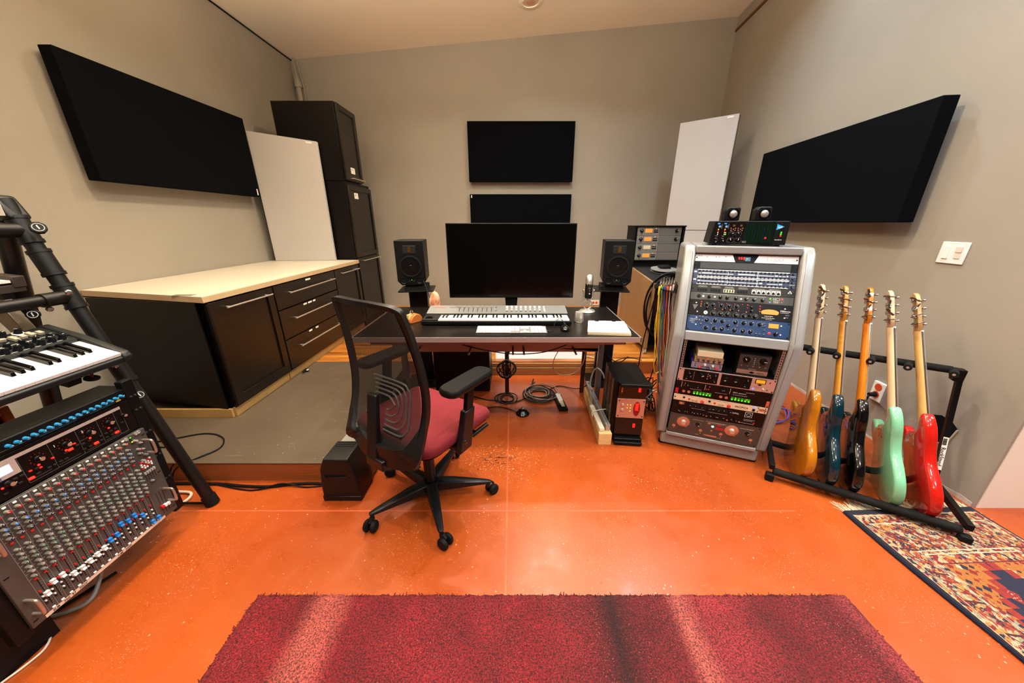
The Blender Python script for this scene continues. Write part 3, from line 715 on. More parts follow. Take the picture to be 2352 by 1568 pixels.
# orange wooden dispenser
t = thing('tape_dispenser', 'small orange wooden dispenser with a metal loop at the left of the desk', 'dispenser', (-.665, 2.18, DZ), R(-38))
rings = []
mb = MB(); pr2 = [(-.045, 0), (.05, 0), (.048, .03), (.03, .052), (.0, .058), (-.025, .045), (-.043, .022)]
mb.prism(pr2, -.033, .033, 'x'); o = mb.build('block', mat('orange_wood', '#b5622c', .35, var=.2, vscale=40), t, bev=.004)
mb = MB(); mb.box(-.012, -.044, .024, .012, -.01, .056); mb.build('insert', mat('yellow_insert', '#e0c478', .5), t)
mb = MB(); mb.tube([(math.cos(a)*.014, -.012+.003*math.sin(a), .068+math.sin(a)*.012) for a in [2*PI*k/20 for k in range(20)]], .003, 8, closed=True); mb.cyl((0, -.012, .045), (0, -.012, .058), .004); mb.build('loop', chrome, t)
# black box under the desk
t = thing('subwoofer', 'big black box standing on the floor under the left of the desk', 'subwoofer', (-.42, 2.6, 0))
mb = MB(); mb.box(-.24, 0, .012, .23, .33, .46); mb.build('cabinet', blackp, t, bev=.004)
for x in (-.2, .2):
    for y in (.03, .3):
        mb = MB(); mb.cyl((x, y, 0), (x, y, .012), .015); mb.build('foot', rubber, t)
# white board on platform behind the desk
t = thing('white_board', 'low white panel with an added glow standing on the wooden platform behind the desk', 'panel', (.2, 3.04, .127))
mb = MB(); mb.box(-.36, 0, .001, .52, .03, .30); mb.build('face', mat('white_added_glow', '#f4f2ee', .5, emit='#f4f0ea', es=.7), t, bev=.003)  # emission added so the board looks lit; it is no lamp
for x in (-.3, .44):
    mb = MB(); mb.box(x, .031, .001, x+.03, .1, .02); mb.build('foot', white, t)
# ================================================================ office chair
t = thing('office_chair', 'black mesh-back swivel office chair with a red fabric seat', 'office chair', (-.43, 1.42, 0), R(-32))
chairp = mat('chair_plastic', '#0c0c0d', .38, spec=.35)
redf = mat('red_seat_fabric', '#6e0614', .85, bump=.5, bscale=700, var=.12, vscale=60)
n = NT('chair_mesh', .8); s = n.sep()
n.b.inputs['Base Color'].default_value = srgb('#100d0c')
gx = n.math('SINE', n.math('MULTIPLY', n.math('ADD', s[0], n.math('MULTIPLY', s[2], .5)), 1500.0)); gz = n.math('SINE', n.math('MULTIPLY', s[2], 1300.0))
n.link(n.math('ADD', .80, n.math('MULTIPLY', n.math('MULTIPLY', gx, gz), .30)), n.b.inputs['Alpha']); meshm = n.m
# base star
mb = MB(); mb.lathe([(.0, .05), (.045, .05), (.05, .075), (.04, .105), (.0, .105)], n=24); mb.build('hub', chairp, t)
for a in (35, 107, 179, 251, 323):
    ca, sa = math.cos(R(a)), math.sin(R(a)); 
    def P(r, w_, z): return (ca*r-sa*w_, sa*r+ca*w_, z)
    mb = MB(); rings = []
    for r, hw, z0, z1 in ((.03, .03, .06, .112), (.12, .026, .066, .112), (.25, .018, .076, .100), (.30, .014, .078, .094), (.318, .010, .08, .09)):
        rings.append([P(r, -hw, z0), P(r, hw, z0), P(r, hw, z1-.006), P(r, hw*.6, z1), P(r, -hw*.6, z1), P(r, -hw, z1-.006)])
    mb.loft(rings); leg = mb.build('leg', chairp, t, bev=.002)
    b = a+40; cx, cy, _ = P(.305, 0, 0); ox, oy = math.cos(R(b))*.022, math.sin(R(b))*.022; ax = (-math.sin(R(b)), math.cos(R(b)))
    mb = MB(); mb.cyl((cx, cy, .05), (cx, cy, .085), .009); mb.tube([(cx, cy, .056), (cx+ox*.5, cy+oy*.5, .06), (cx+ox, cy+oy, .045)], .013, 8)
    c = mb.build('caster', chairp, t)
    for s_ in (-1, 1):
        q = [cx+ox+ax[0]*s_*.008, cy+oy+ax[1]*s_*.008, .029]; mb = MB()
        mb.lathe([(0, 0), (.022, 0), (.029, .004), (.029, .014), (.024, .02), (0, .021)], q, (ax[0]*s_, ax[1]*s_, 0), 20); mb.build('wheel', rubber, c)
mb = MB(); mb.cyl((0, 0, .10), (0, 0, .26), .028, n=20); mb.cyl((0, 0, .26), (0, 0, .43), .016, n=16); mb.build('gas_column', chairp, t)
mb = MB(); mb.box(-.075, -.20, .405, .075, .10, .455); mb.box(-.13, -.06, .42, .13, .06, .455); mb.build('mechanism', chairp, t, bev=.01)
mb = MB(); mb.tube(smooth([(.08, .08, .43), (.16, .085, .42), (.20, .10, .418), (.225, .11, .42)]), .013, 10); mb.cyl((.222, .09, .412), (.262, .165, .452), .012, .010, 12); mb.box(.16, .05, .40, .20, .11, .445); mb.build('lever', chairp, t)
# seat
def rr(hx, y0, y1, z, r, n=5, cx=0):
    o = []
    for (px, py, a0) in ((hx-r, y1-r, 0), (-hx+r, y1-r, 90), (-hx+r, y0+r, 180), (hx-r, y0+r, 270)):
        for k in range(n+1): a = R(a0+90*k/n); o.append((cx+px+r*math.cos(a), py+r*math.sin(a), z))
    return o
def warp(ring, f): return [(x, y, z+f(x, y)) for x, y, z in ring]
wf = lambda x, y: -.035*max(0, (y-.12)/.13)**2-.008*(1-(x/.25)**2)
mb = MB(); mb.loft([warp(r, wf) for r in (rr(.235, -.21, .235, .462, .07), rr(.25, -.225, .25, .475, .08), rr(.252, -.228, .252, .505, .08), rr(.243, -.22, .243, .522, .075), rr(.215, -.19, .215, .530, .06), rr(.12, -.1, .12, .532, .04))])
mb.build('seat', redf, t, sharp=60)
mb = MB(); mb.loft([warp(r, wf) for r in (rr(.20, -.18, .20, .44, .06), rr(.238, -.213, .238, .461, .07))]); mb.build('seat_pan', chairp, t)
# back frame: closed loop swept
prof = [(-.245, .47, .185), (-.262, .50, .205), (-.235, .56, .218), (-.20, .65, .226), (-.185, .75, .226), (-.19, .86, .218), (-.205, .97, .207), (-.225, 1.06, .198), (-.24, 1.105, .18)]
def yz(z):
    for (y0, z0, w0), (y1, z1, w1) in zip(prof, prof[1:]):
        if z <= z1 or z1 == prof[-1][1]:
            k = max(0, min(1, (z-z0)/(z1-z0))); return y0+(y1-y0)*k, w0+(w1-w0)*k
XO = .01
loop = [(XO+w_, y, z) for y, z, w_ in prof]+[(XO+.1, -.262, 1.118), (XO, -.27, 1.12), (XO-.1, -.262, 1.118)]+[(XO-w_, y, z) for y, z, w_ in prof[::-1]]+[(XO-.1, -.268, .452), (XO, -.275, .448), (XO+.1, -.268, .452)]
L = smooth(loop, 5, True); rings = []
for i, p in enumerate(L):
    d = (L[(i+1) % len(L)]-L[i-1]).normalized(); out = Vector((p.x-XO, 0, p.z-.78)).normalized(); out = (out-d*out.dot(d)).normalized(); b = d.cross(out)
    wd = .013 if p.z > .62 else .013+.028*min(1, (.62-p.z)/.12); dp = .012
    top = p.z > 1.1; wd = .009 if top else wd
    rings.append([tuple(p+out*wd*.6-b*dp), tuple(p-out*wd*1.6-b*dp*.7), tuple(p-out*wd*1.6+b*dp*.7), tuple(p+out*wd*.6+b*dp)])
rings.append(rings[0])
mb = MB(); mb.loft(rings, caps=False); mb.build('back_frame', chairp, t, bev=.003, sharp=60)
mb = MB(); rows = []
for k in range(17):
    z = .50+(.61)*k/16; y, w_ = yz(z); w_ -= .012
    rows.append([(XO+w_*x, y+.004+.02*(1-x*x)-.02, z) for x in (-1, -.75, -.5, -.25, 0, .25, .5, .75, 1)])
for a, b in zip(rows, rows[1:]):
    for k in range(8): mb.add([a[k], a[k+1], b[k+1], b[k]], [(0, 1, 2, 3)])
mb.build('back_mesh', meshm, t, sharp=180)
# spine + lumbar support
mb = MB(); mb.hexa([(-.045, -.30, .43), (.02, -.30, .43), (.02, -.27, .43), (-.045, -.27, .43), (-.055, -.245, .72), (-.0, -.245, .72), (-.0, -.222, .72), (-.055, -.222, .72)])
mb.box(-.05, -.30, .40, .06, -.16, .45); mb.build('spine', chairp, t, bev=.006)
lum = mat('lumbar_grey', '#4c4a48', .4, alpha=.75)
mb = MB()
for k in range(5):
    h = .11-k*.02; w_ = .16-k*.022
    pts = [(-.05, h), (w_-.04, h), (w_-.01, h-.02), (w_, h-.05 if h > .05 else 0), (w_, -h+.05 if h > .05 else 0), (w_-.01, -h+.02), (w_-.04, -h), (.02, -h)]
    P3 = [(x, yz(.68+z)[0]-.012, .68+z) for x, z in pts]; mb.tube(smooth(P3, 3), .0042, 6)
mb.build('lumbar_support', lum, t)
mb = MB(); mb.box(-.0, -.232, .54, .11, -.218, .565); mb.build('lumbar_handle', chairp, t, bev=.004)
for s in (-1, 1):
    X_ = s*.27
    mb = MB(); mb.tube(smooth([(s*.10, -.02, .435), (s*.19, -.03, .425), (s*.255, -.03, .44), (s*.275, -.03, .49)]), .02, 8)
    mb.hexa([(X_-.016, -.07, .43), (X_+.016, -.07, .43), (X_+.016, .01, .43), (X_-.016, .01, .43), (X_-.016, -.02, .62), (X_+.016, -.02, .62), (X_+.016, .045, .62), (X_-.016, .045, .62)])
    a = mb.build('armrest_post', chairp, t, bev=.005)
    mb = MB(); mb.hexa([(X_-.011, -.01, .6), (X_+.011, -.01, .6), (X_+.011, .035, .6), (X_-.011, .035, .6), (X_-.011, .01, .735), (X_+.011, .01, .735), (X_+.011, .055, .735), (X_-.011, .055, .735)]); mb.build('armrest_slider', blackp, t, bev=.003)
    mb = MB(); mb.loft([[(x, y-.0, z) for x, y, z in rr(.045, -.12, .155, zz, .035, 4, X_)] for zz in (.733,)]+[rr(.05, -.125, .16, .742, .04, 4, X_), rr(.05, -.125, .16, .755, .04, 4, X_), rr(.043, -.118, .153, .764, .034, 4, X_)]); mb.build('armrest_pad', blackp, t, sharp=50)

# ================================================================ long black floor unit beside the platform
t = thing('floor_heater', 'long low black unit with a perforated silver top beside the platform', 'heater', (-.895, 1.39, 0), R(0))
prof = lambda k: [(-.098*k, .012), (.098*k, .012), (.100*k, .04), (.096*k, .11), (.082*k, .2), (.062*k, .262), (-.062*k, .262), (-.088*k, .2), (-.098*k, .11), (-.100*k, .04)]
sh = lambda y: .015*y
def ringy(k, y, zs=1): return [(x+sh(y), y, z*zs) for x, z in prof(k)]
capm = mat('black_end_cap', '#0f0f11', .4, spec=.3)
mb = MB(); mb.loft([ringy(.97, 0, .98), ringy(1, .008), ringy(1, .155)]); mb.build('end_cap', capm, t, bev=.004)
mb = MB(); mb.prism([(x*1.01, z) for x, z in ((-.098, .0), (.098, .0), (.1, .03), (-.1, .03))], -.004, .15, 'y'); mb.build('foot', capm, t, bev=.003)
mb = MB(); mb.box(-.068, -.001, .155, .040, .004, .168); s = mb.build('slot', MATS['void_black'], t)
mb = MB(); mb.box(-.07, -.004, .150, .042, .004, .154); mb.build('slot_lip', capm, t, bev=.001)
mb = MB()
for k in range(3): mb.box(-.045, .105+k*.016, .262, .05, .113+k*.016, .265)
mb.build('ribs', darkgrey, t)
n = NT('perforated_silver', .4); n.b.inputs['Metallic'].default_value = .6
v = n.mapping((190, 190, 190)); vo = n.n('TexVoronoi'); n.link(v, vo.inputs['Vector']); vo.inputs['Randomness'].default_value = 0; vo.inputs['Scale'].default_value = 1
n.col(n.ramp(vo.outputs['Distance'], [(.3, srgb('#2c2b2a')), (.42, srgb('#a8a6a4'))]))
mb = MB(); mb.hexa([(-.05, .155, .235), (.045, .155, .235), (.055, .80, .235), (-.04, .80, .235), (-.05, .155, .250), (.045, .155, .250), (.055, .80, .250), (-.04, .80, .250)]); mb.build('grille', n.m, t)
mb = MB(); mb.loft([ringy(.93, .155, .93), ringy(.93, .80, .93)]); mb.build('casing', mat('smoked_casing', '#1a0d0b', .15, spec=.5), t, bev=.002)
mb = MB(); mb.hexa([(.047, .155, .225), (.062, .155, .225), (.072, .80, .225), (.057, .80, .225), (.045, .155, .247), (.056, .155, .243), (.066, .80, .243), (.055, .80, .247)]); mb.build('side_rail', alu, t)
mb = MB(); mb.loft([ringy(1, .80), ringy(1, .93), ringy(.97, .94, .98)]); mb.build('end_cap', capm, t, bev=.004)
# ================================================================ outboard rack
yaw = -.38; U_ = Vector((math.cos(yaw), math.sin(yaw), 0)); N_ = Vector((-U_.y, U_.x, 0)); RO = Vector((1.004, 1.849, 0))
RM = frame(RO, U_, (0, 0, 1))
W = .4826
rackg = mat('rack_grey', '#868584', .28, coat=.3, var=.04, vscale=3, bump=.04, bscale=40)
t = thing('equipment_rack', 'light grey slanted studio rack with rounded edges standing on the floor', 'equipment rack', M=RM)
side = [(.01, .095), (-.062, .775), (-.055, .80), (.105, 1.235), (.14, 1.268), (.50, 1.268), (.52, 1.24), (.50, .095)]
for x0, x1, nm in ((-.062, -.004, 'side_panel'), (W+.004, W+.062, 'side_panel')):
    mb = MB(); mb.prism(side, x0, x1, 'x'); mb.build(nm, rackg, t, bev=.016, seg=4)
    xm = (x0+x1)/2; s = 1 if x0 > 0 else -1
    mb = MB()   # seam line along the face of the side panel
    xa = x0+.016 if x0 > 0 else x1-.016
    for (a, b) in ((side[0], side[1]), (side[2], side[3])):
        A = Vector((xa, a[0]-.0008, a[1])); B = Vector((xa, b[0]-.0008, b[1])); mb.tube([A, B], .0008, 4)
    mb.build('seam', midgrey, t)
mb = MB(); mb.box(-.004, .115, 1.226, W+.004, .50, 1.266); mb.build('top_panel', rackg, t, bev=.006)
mb = MB(); mb.hexa([(-.004, -.05, .757), (W+.004, -.05, .757), (W+.004, .0, .757), (-.004, .0, .757), (-.004, -.04, .81), (W+.004, -.04, .81), (W+.004, .0, .81), (-.004, .0, .81)]); mb.build('cross_bar', rackg, t, bev=.006)
mb = MB(); mb.box(-.004, -.006, .095, W+.004, .05, .118); mb.build('bottom_bar', rackg, t, bev=.004)
mb = MB(); mb.box(-.03, .02, .012, W+.03, .47, .092); mb.build('plinth', rackg, t, bev=.012, seg=3)
mb = MB(); mb.box(-.004, .49, .1, W+.004, .5, 1.23); mb.box(-.004, .05, .1, W+.004, .49, .11); mb.build('back_panel', blackp, t)
railm = mat('rack_rail', '#9a9691', .35, metal=.7)
def face_frame(n0, z0, n1, z1):
    d = Vector((0, n1-n0, z1-z0)).normalized(); o = RM @ Vector((0, n0, z0)); return frame(o, U_, (RM.to_3x3() @ d))
FU = face_frame(-.026, .813, .136, 1.222); FL = face_frame(0, .12, -.047, .761)
# rails visible beside the open shelf
RFL = RM.inverted() @ FL
for x in (.002, W-.016):
    mb = MB(); mb.M = RFL; mb.box(x, .003, .462, x+.014, .006, .642); r = mb.build('rack_rail', railm, t)
    mb = MB(); mb.M = RFL
    for k in range(12): mb.cyl((x+.007, .0028, .47+k*.0148), (x+.007, .0020, .47+k*.0148), .0032, n=8)
    mb.build('holes', ink, r)
mb = MB(); mb.M = RFL; mb.box(0, .0, .458, W, .30, .461); mb.build('shelf', blackp, t)
for x in (-.02, W+.02):
    for y in (.05, .44):
        mb = MB(); mb.cyl((x, y, 0), (x, y, .013), .018, n=12); mb.build('foot', rubber, t)

def unit(label, F, z0, h, m, depth=.25, name='rack_unit', cat='rack unit', x0=0, w_=W, y0=0, group=None, bodym=None):
    M = F @ Matrix.Translation((x0, y0, z0)); t = thing(name, label, cat, M=M, group=group)
    mb = MB(); mb.box(.0005, 0, .0006, w_-.0005, .004, h-.0006); mb.build('faceplate', m, t, bev=.0006)
    mb = MB(); mb.box(.02, .0041, .002, w_-.02, depth, h-.002); mb.build('chassis', bodym or blackp, t)
    return t
KP = {}
def knob(t, x, z, r=.008, m=None, h=.012, ptr=True, name='knob', cap=None, ang=None):
    key = (m.name if m else 'k', round(r, 5), round(h, 4), cap.name if cap else None)
    ang = random.uniform(-2.2, 2.2) if ang is None else ang
    if key not in KP:
        mb = MB(); mb.lathe([(r, 0), (r, h*.25), (r*.82, h*.35), (r*.75, h), (0, h)], axis=(0, -1, 0), n=14)
        mb.i = 1; mb.box(-r*.09, -h-.0006, r*.1, r*.09, -h*.9, r*.8)
        if cap: mb.i = 2; mb.cyl((0, -h, 0), (0, -h-.0008, 0), r*.6, n=14)
        o = mb.build(name, [m or blackp, whiteink, cap or blackp], t); KP[key] = o
    else: o = inst(KP[key], t, (0, 0, 0), name=name)
    o.parent = t; o.location = (x, 0, z); o.rotation_euler = (0, ang, 0); return o
def led(t, x, z, m, r=.002, name='led'):
    key = ('led', m.name, r)
    if key not in KP:
        KP[key] = MB().lathe([(r, 0), (r, .001), (r*.6, .002), (0, .0024)], axis=(0, -1, 0), n=10).build(name, m, t); o = KP[key]
    else: o = inst(KP[key], t, (0, 0, 0), name=name)
    o.location = (x, 0, z); return o
def plate(t, x0, z0, x1, z1, m, d=.0006, name='panel', y=0, bev=0):
    return MB().box(x0, y-d, z0, x1, y, z1).build(name, m, t, bev=bev)
def jack(t, x, z, r=.0045, m=None, hole=None, name='jack'):
    key = ('jack', r, m.name if m else '')
    if key not in KP:
        mb = MB(); mb.lathe([(r, 0), (r, .0016), (r*.6, .0018)], axis=(0, -1, 0), n=12); mb.i = 1; mb.cyl((0, -.0012, 0), (0, -.0016, 0), r*.6, n=12)
        KP[key] = mb.build(name, [m or steel, ink], t); o = KP[key]
    else: o = inst(KP[key], t, (0, 0, 0), name=name)
    o.location = (x, 0, z); return o
def toggle(t, x, z, m=None, name='switch', ang=.4):
    key = ('tog', m.name if m else '')
    if key not in KP:
        mb = MB(); mb.cyl((0, 0, 0), (0, -.002, 0), .0042, n=8); mb.cyl((0, -.002, 0), (0, -.011, .004), .0014, .002, n=8); KP[key] = mb.build(name, m or chrome, t); o = KP[key]
    else: o = inst(KP[key], t, (0, 0, 0), name=name)
    o.location = (x, 0, z); return o
def screws(t, h, m=None, n=2, w_=W):
    for x in (.008, w_-.008):
        for z in ([h/2] if h < .05 else [.008, h-.008]):
            key = ('screw',)
            if key not in KP: KP[key] = MB().lathe([(.0038, 0), (.0038, .0012), (.002, .002), (0, .002)], axis=(0, -1, 0), n=10).build('screw', blackm, t); o = KP[key]
            else: o = inst(KP[key], t, (0, 0, 0), name='screw')
            o.location = (x, 0, z)
def ring_marks(t, x, z, r, n=11, m=None, tk=.0004, name='scale_marks', ln=.0028):
    mb = MB()
    for k in range(n):
        a = -2.4+4.8*k/(n-1); s_, c_ = math.sin(a), math.cos(a)
        mb.slab([(x+s_*r-c_*tk, -.0004, z+c_*r+s_*tk), (x+s_*r+c_*tk, -.0004, z+c_*r-s_*tk), (x+s_*(r+ln)+c_*tk, -.0004, z+c_*(r+ln)-s_*tk), (x+s_*(r+ln)-c_*tk, -.0004, z+c_*(r+ln)+s_*tk)], .0003)
    return mb.build(name, m or whiteink, t)
def dashes(t, rows, m=None, name='fine_print', hh=.0014):
    """tiny unreadable print as short strokes: rows of (x0, x1, z)"""
    mb = MB()
    for x0, x1, z in rows:
        x = x0
        while x < x1:
            l = random.uniform(.0015, .004); mb.box(x, -.0005, z, min(x+l, x1), 0, z+hh); x += l+.0012
    return mb.build(name, m or whiteink, t)
def seg_digits(t, s, x, z, h, m, gap=None, y=-.0024, name='digits'):
    segs = {'0': 'abcdef', '1': 'bc', '2': 'abged', '3': 'abgcd', '4': 'fgbc', '5': 'afgcd', '6': 'afgecd', '7': 'abc', '8': 'abcdefg', '9': 'abcdfg', '-': 'g'}
    w_ = h*.5; k = h*.11; mb = MB(); g = gap or w_*1.5
    for i, ch in enumerate(s):
        X = x+i*g
        for sg in segs[ch]:
            b = {'a': (0, h-k, w_, h), 'g': (0, h/2-k/2, w_, h/2+k/2), 'd': (0, 0, w_, k), 'f': (0, h/2, k, h), 'b': (w_-k, h/2, w_, h), 'e': (0, 0, k, h/2), 'c': (w_-k, 0, w_, h/2)}[sg]
            mb.box(X+b[0], y, z+b[1], X+b[2], y+.0005, z+b[3])
    return mb.build(name, m, t)
RU = .04399
fu = lambda i: .4399-RU*i    # bottom of the i-th unit from the top
# --- upper bay
creamp = mat('cream_faceplate', '#e2dbd2', .35, metal=.2)
t = unit('white rack unit with a red 960 display, topmost in the grey rack', FU, fu(1), RU, creamp)
MB().prism([(.182, .0436), (.306, .0436), (.286, .0004), (.199, .0004)], -.0012, .0001, 'y').build('display_window', ink, t)
seg_digits(t, '960', .212, .017, .012, redhot, .0115)
plate(t, .243, .009, .268, .030, mat('screen_blue', '#0c3a5c', .3, emit='#0d4a78', es=.8), .0018, 'screen'); plate(t, .248, .020, .256, .022, greenled, .0022, 'meter_bar'); plate(t, .247, .011, .250, .013, greenled, .0022, 'meter_bar')
text('ORION', midgrey, t, (.012, -.0004, .028), .0075, name='lettering')
led(t, .085, .027, mat('led_white', '#ffffff', .3, emit='#cfd8ff', es=6), .0025)
for x in (.06, .103, .12): jack(t, x, .026, .0022, midgrey, name='button')
for x in (.15, .153, .32, .345, .362, .380, .398, .415): jack(t, x, .022 if x > .3 else .03, .0015, midgrey, name='button')
dashes(t, [(.345, .42, .014), (.45, .475, .018), (.147, .157, .012)], midgrey); screws(t, RU)
n = NT('vent_mesh', .5); v = n.mapping((260, 1, 260), (0, R(45), 0)); vo = n.n('TexVoronoi'); n.link(v, vo.inputs['Vector']); vo.inputs['Randomness'].default_value = 0; vo.inputs['Scale'].default_value = 1
n.col(n.ramp(vo.outputs['Distance'], [(.32, srgb('#020202')), (.45, srgb('#2a2826'))])); ventm = n.m
t = unit('black perforated vent panel under the white rack unit', FU, fu(2), RU, blackm, .05)
plate(t, .03, .004, .452, .040, ventm, .0005, 'mesh'); screws(t, RU)
for s_, x in ((0, .018), (1, .458)):
    for k in range(5): plate(t, x, .006+k*.007, x+.007, .0085+k*.007, MATS['void_black'], .0004, 'vent_slot')
navy = mat('navy_faceplate', '#1d2747', .4)
for i, lab in ((3, 'navy patch bay with two rows of jacks, upper of the two'), (4, 'navy patch bay with two rows of jacks, lower of the two')):
    t = unit(lab, FU, fu(i), RU, navy)
    plate(t, .022, .0375, .452, .0425, whiteink, .0006, 'label_strip'); plate(t, .022, .0015, .452, .0065, whiteink, .0006, 'label_strip')
    for k in range(24):
        x = .031+k*.01775+(.004 if k > 7 else 0)+(.006 if k > 15 else 0)
        for z in (.034, .0095): jack(t, x, z, .0052, blackp)
    random.seed(i); x = .026
    mb = MB()
    while x < .44:
        l = random.choice((.012, .014, .05, .08, .015)); 
        if random.random() < .8 or l > .02: mb.box(x, -.0007, .019, min(x+l, .446), 0, .0225+random.choice((0, .003)))
        x += l+.004
    mb.build('paper_label', paper, t)
    for x in (.172, .31): plate(t, x, .002, x+.002, .042, whiteink, .0007, 'divider')
    for z in (.01, .034): knob(t, .466, z, .0052, blackp, .006, name='thumb_screw')
    plate(t, .455, .021, .478, .0228, whiteink, .0006, 'stripe'); plate(t, .004, .024, .018, .032, whiteink, .0006, 'logo')
t = unit('dark grey splitter with small sockets and six network jacks below the patch bays', FU, fu(5), RU, mat('charcoal_face', '#2b2926', .5))
for g, x in enumerate((.03, .095, .16, .225)):
    m_ = mat('lit_strip', '#cfc4a0', .5) if g == 2 else midgrey
    plate(t, x, .006, x+.052, .024, m_ if g == 2 else darkgrey, .0006, 'switch_field')
    for k in range(4): plate(t, x+.004+k*.0125, .009, x+.009+k*.0125, .021, ink if g == 2 else blackp, .0028, 'slide_switch', bev=.0006)
    dashes(t, [(x+.004, x+.05, .030), (x+.006, x+.046, .036)])
for k in range(6):
    x = .293+k*.022; plate(t, x, .006, x+.019, .027, whiteink, .0012, 'network_socket'); plate(t, x+.0025, .008, x+.0165, .018, ink, .0016, 'opening'); plate(t, x+.006, .017, x+.013, .022, ink, .0016, 'opening')
plate(t, .293, .029, .422, .031, whiteink, .0006, 'stripe'); dashes(t, [(.30, .35, .035), (.37, .42, .035)])
MB().prism([(.452, .02), (.472, .02), (.462, .036)], -.0006, 0, 'y').build('logo', whiteink, t); MB().prism([(.457, .0215), (.467, .0215), (.462, .030)], -.0009, 0, 'y').build('logo_centre', ink, t); screws(t, RU)
t = unit('dark rack unit with large black pointer knobs, a green and a red light', FU, fu(6), RU, mat('graphite_face', '#37342f', .5))
plate(t, .022, .003, .445, .041, mat('graphite_inset', '#3d3a36', .5), .0004, 'inset')
for x in (.095, .149, .182, .224, .272, .308, .347): knob(t, x, .021, .0085, blackg, .016, ang=random.uniform(-1.5, 1.5))
jack(t, .043, .021, .010, blackm, name='input_socket'); jack(t, .065, .021, .006, steel); jack(t, .122, .021, .005, steel); jack(t, .248, .019, .005, steel)
led(t, .38, .031, greenled, .004); led(t, .432, .031, redhot, .004); toggle(t, .38, .013); toggle(t, .432, .013)
plate(t, .393, .026, .422, .035, whiteink, .0005, 'logo_frame'); plate(t, .3945, .0272, .4205, .0338, darkgrey, .0007, 'logo_inset'); text('ADL', whiteink, t, (.398, -.001, .0278), .0062)
dashes(t, [(.395, .42, .020), (.395, .42, .015), (.397, .418, .010), (.06, .36, .0365)])
# Millennia style 2U
t = unit('black two-space channel unit with a glowing oval meter', FU, fu(8), RU*2, mat('black_face', '#0e0908', .35))
for x in (.124, .160, .194, .234, .322): knob(t, x, .018, .0098, blackm, .014, cap=mat('knob_cap_grey', '#3a3836', .3)); ring_marks(t, x, .018, .0125)
for x in (.088, .119, .160, .198, .232): knob(t, x, .064, .0075, blackm, .013); ring_marks(t, x, .064, .0095, 9)
for x in (.271,): knob(t, x, .016, .0085, blackm, .013); ring_marks(t, x, .016, .011)
for x, z in ((.092, .045), (.178, .046), (.215, .045), (.297, .022), (.302, .045), (.302, .066)): knob(t, x, z, .0062, blackm, .012)
jack(t, .087, .018, .0105, steel, name='input_socket'); jack(t, .087, .018, .005, chrome)
for x, z, m_ in ((.06, .077, redled), (.06, .064, orangeled), (.06, .052, orangeled), (.13, .043, orangeled), (.168, .043, orangeled), (.205, .043, orangeled), (.244, .043, orangeled), (.28, .038, orangeled), (.341, .047, orangeled), (.145, .077, redcap), (.185, .077, redcap), (.222, .077, redcap), (.258, .077, redcap), (.283, .077, redled), (.283, .060, redcap), (.34, .060, redled), (.34, .075, redled)): led(t, x, z, m_, .0028)
ov = [(.386+.039*math.cos(a), .047+max(-.011, .0145*math.sin(a)) if math.sin(a) > 0 else .047-.012*min(1, -math.sin(a)*2.2)) for a in [2*PI*k/32 for k in range(32)]]
MB().prism(ov, -.002, 0, 'y').build('meter', meterglow, t)
text('ORIGIN', whiteink, t, (.363, -.0005, .022), .0075, sx=1.5); text('Recording System', whiteink, t, (.352, -.0005, .013), .0072, sx=1.1)
text('Millennia', whiteink, t, (.431, -.0005, .053), .0125); dashes(t, [(.432, .47, .047), (.455, .472, .036), (.455, .468, .024), (.37, .40, .006)])
for x, z in ((.035, .07), (.045, .02), (.45, .07), (.452, .022)): jack(t, x, z, .0038, steel, name='bolt')
MB().prism([(.018, .06), (.046, .06), (.030, .03)], -.0005, 0, 'y').build('logo', midgrey, t); screws(t, RU*2)
t = unit('bright blue two-space unit with many black knobs and a small lit meter', FU, fu(10), RU*2, mat('tube_blue', '#082c58', .35, var=.06))
for x in (.098, .139, .174, .236, .275, .31, .348): knob(t, x, .066, .0095, blackm, .015, ang=random.uniform(-2, 2)); ring_marks(t, x, .066, .012, 11)
for x in (.098, .139, .176, .236, .275, .31): knob(t, x, .022, .0095, blackm, .015); ring_marks(t, x, .022, .012, 11)
knob(t, .203, .044, .0085, blackm, .015); knob(t, .423, .022, .010, blackm, .015)
for x, z in ((.060, .078), (.075, .077), (.060, .058), (.075, .057), (.070, .038), (.120, .044), (.205, .018), (.205, .068), (.245, .043), (.335, .012), (.352, .012), (.37, .012), (.37, .034), (.37, .056), (.366, .07)): toggle(t, x, z)
for x, z in ((.045, .075), (.046, .035), (.443, .067), (.444, .02)): jack(t, x, z, .0035, white, name='bolt')
plate(t, .387, .050, .433, .076, mat('meter_bezel', '#8a6a30', .4), .001, 'meter_bezel'); plate(t, .389, .052, .431, .074, meterglow, .0018, 'meter')
led(t, .395, .023, redled, .0062, name='power_lamp'); text('TUBE-TECH', whiteink, t, (.012, -.0005, .062), .0075); dashes(t, [(.012, .04, .056), (.012, .035, .050), (.022, .038, .042)]); screws(t, RU*2)
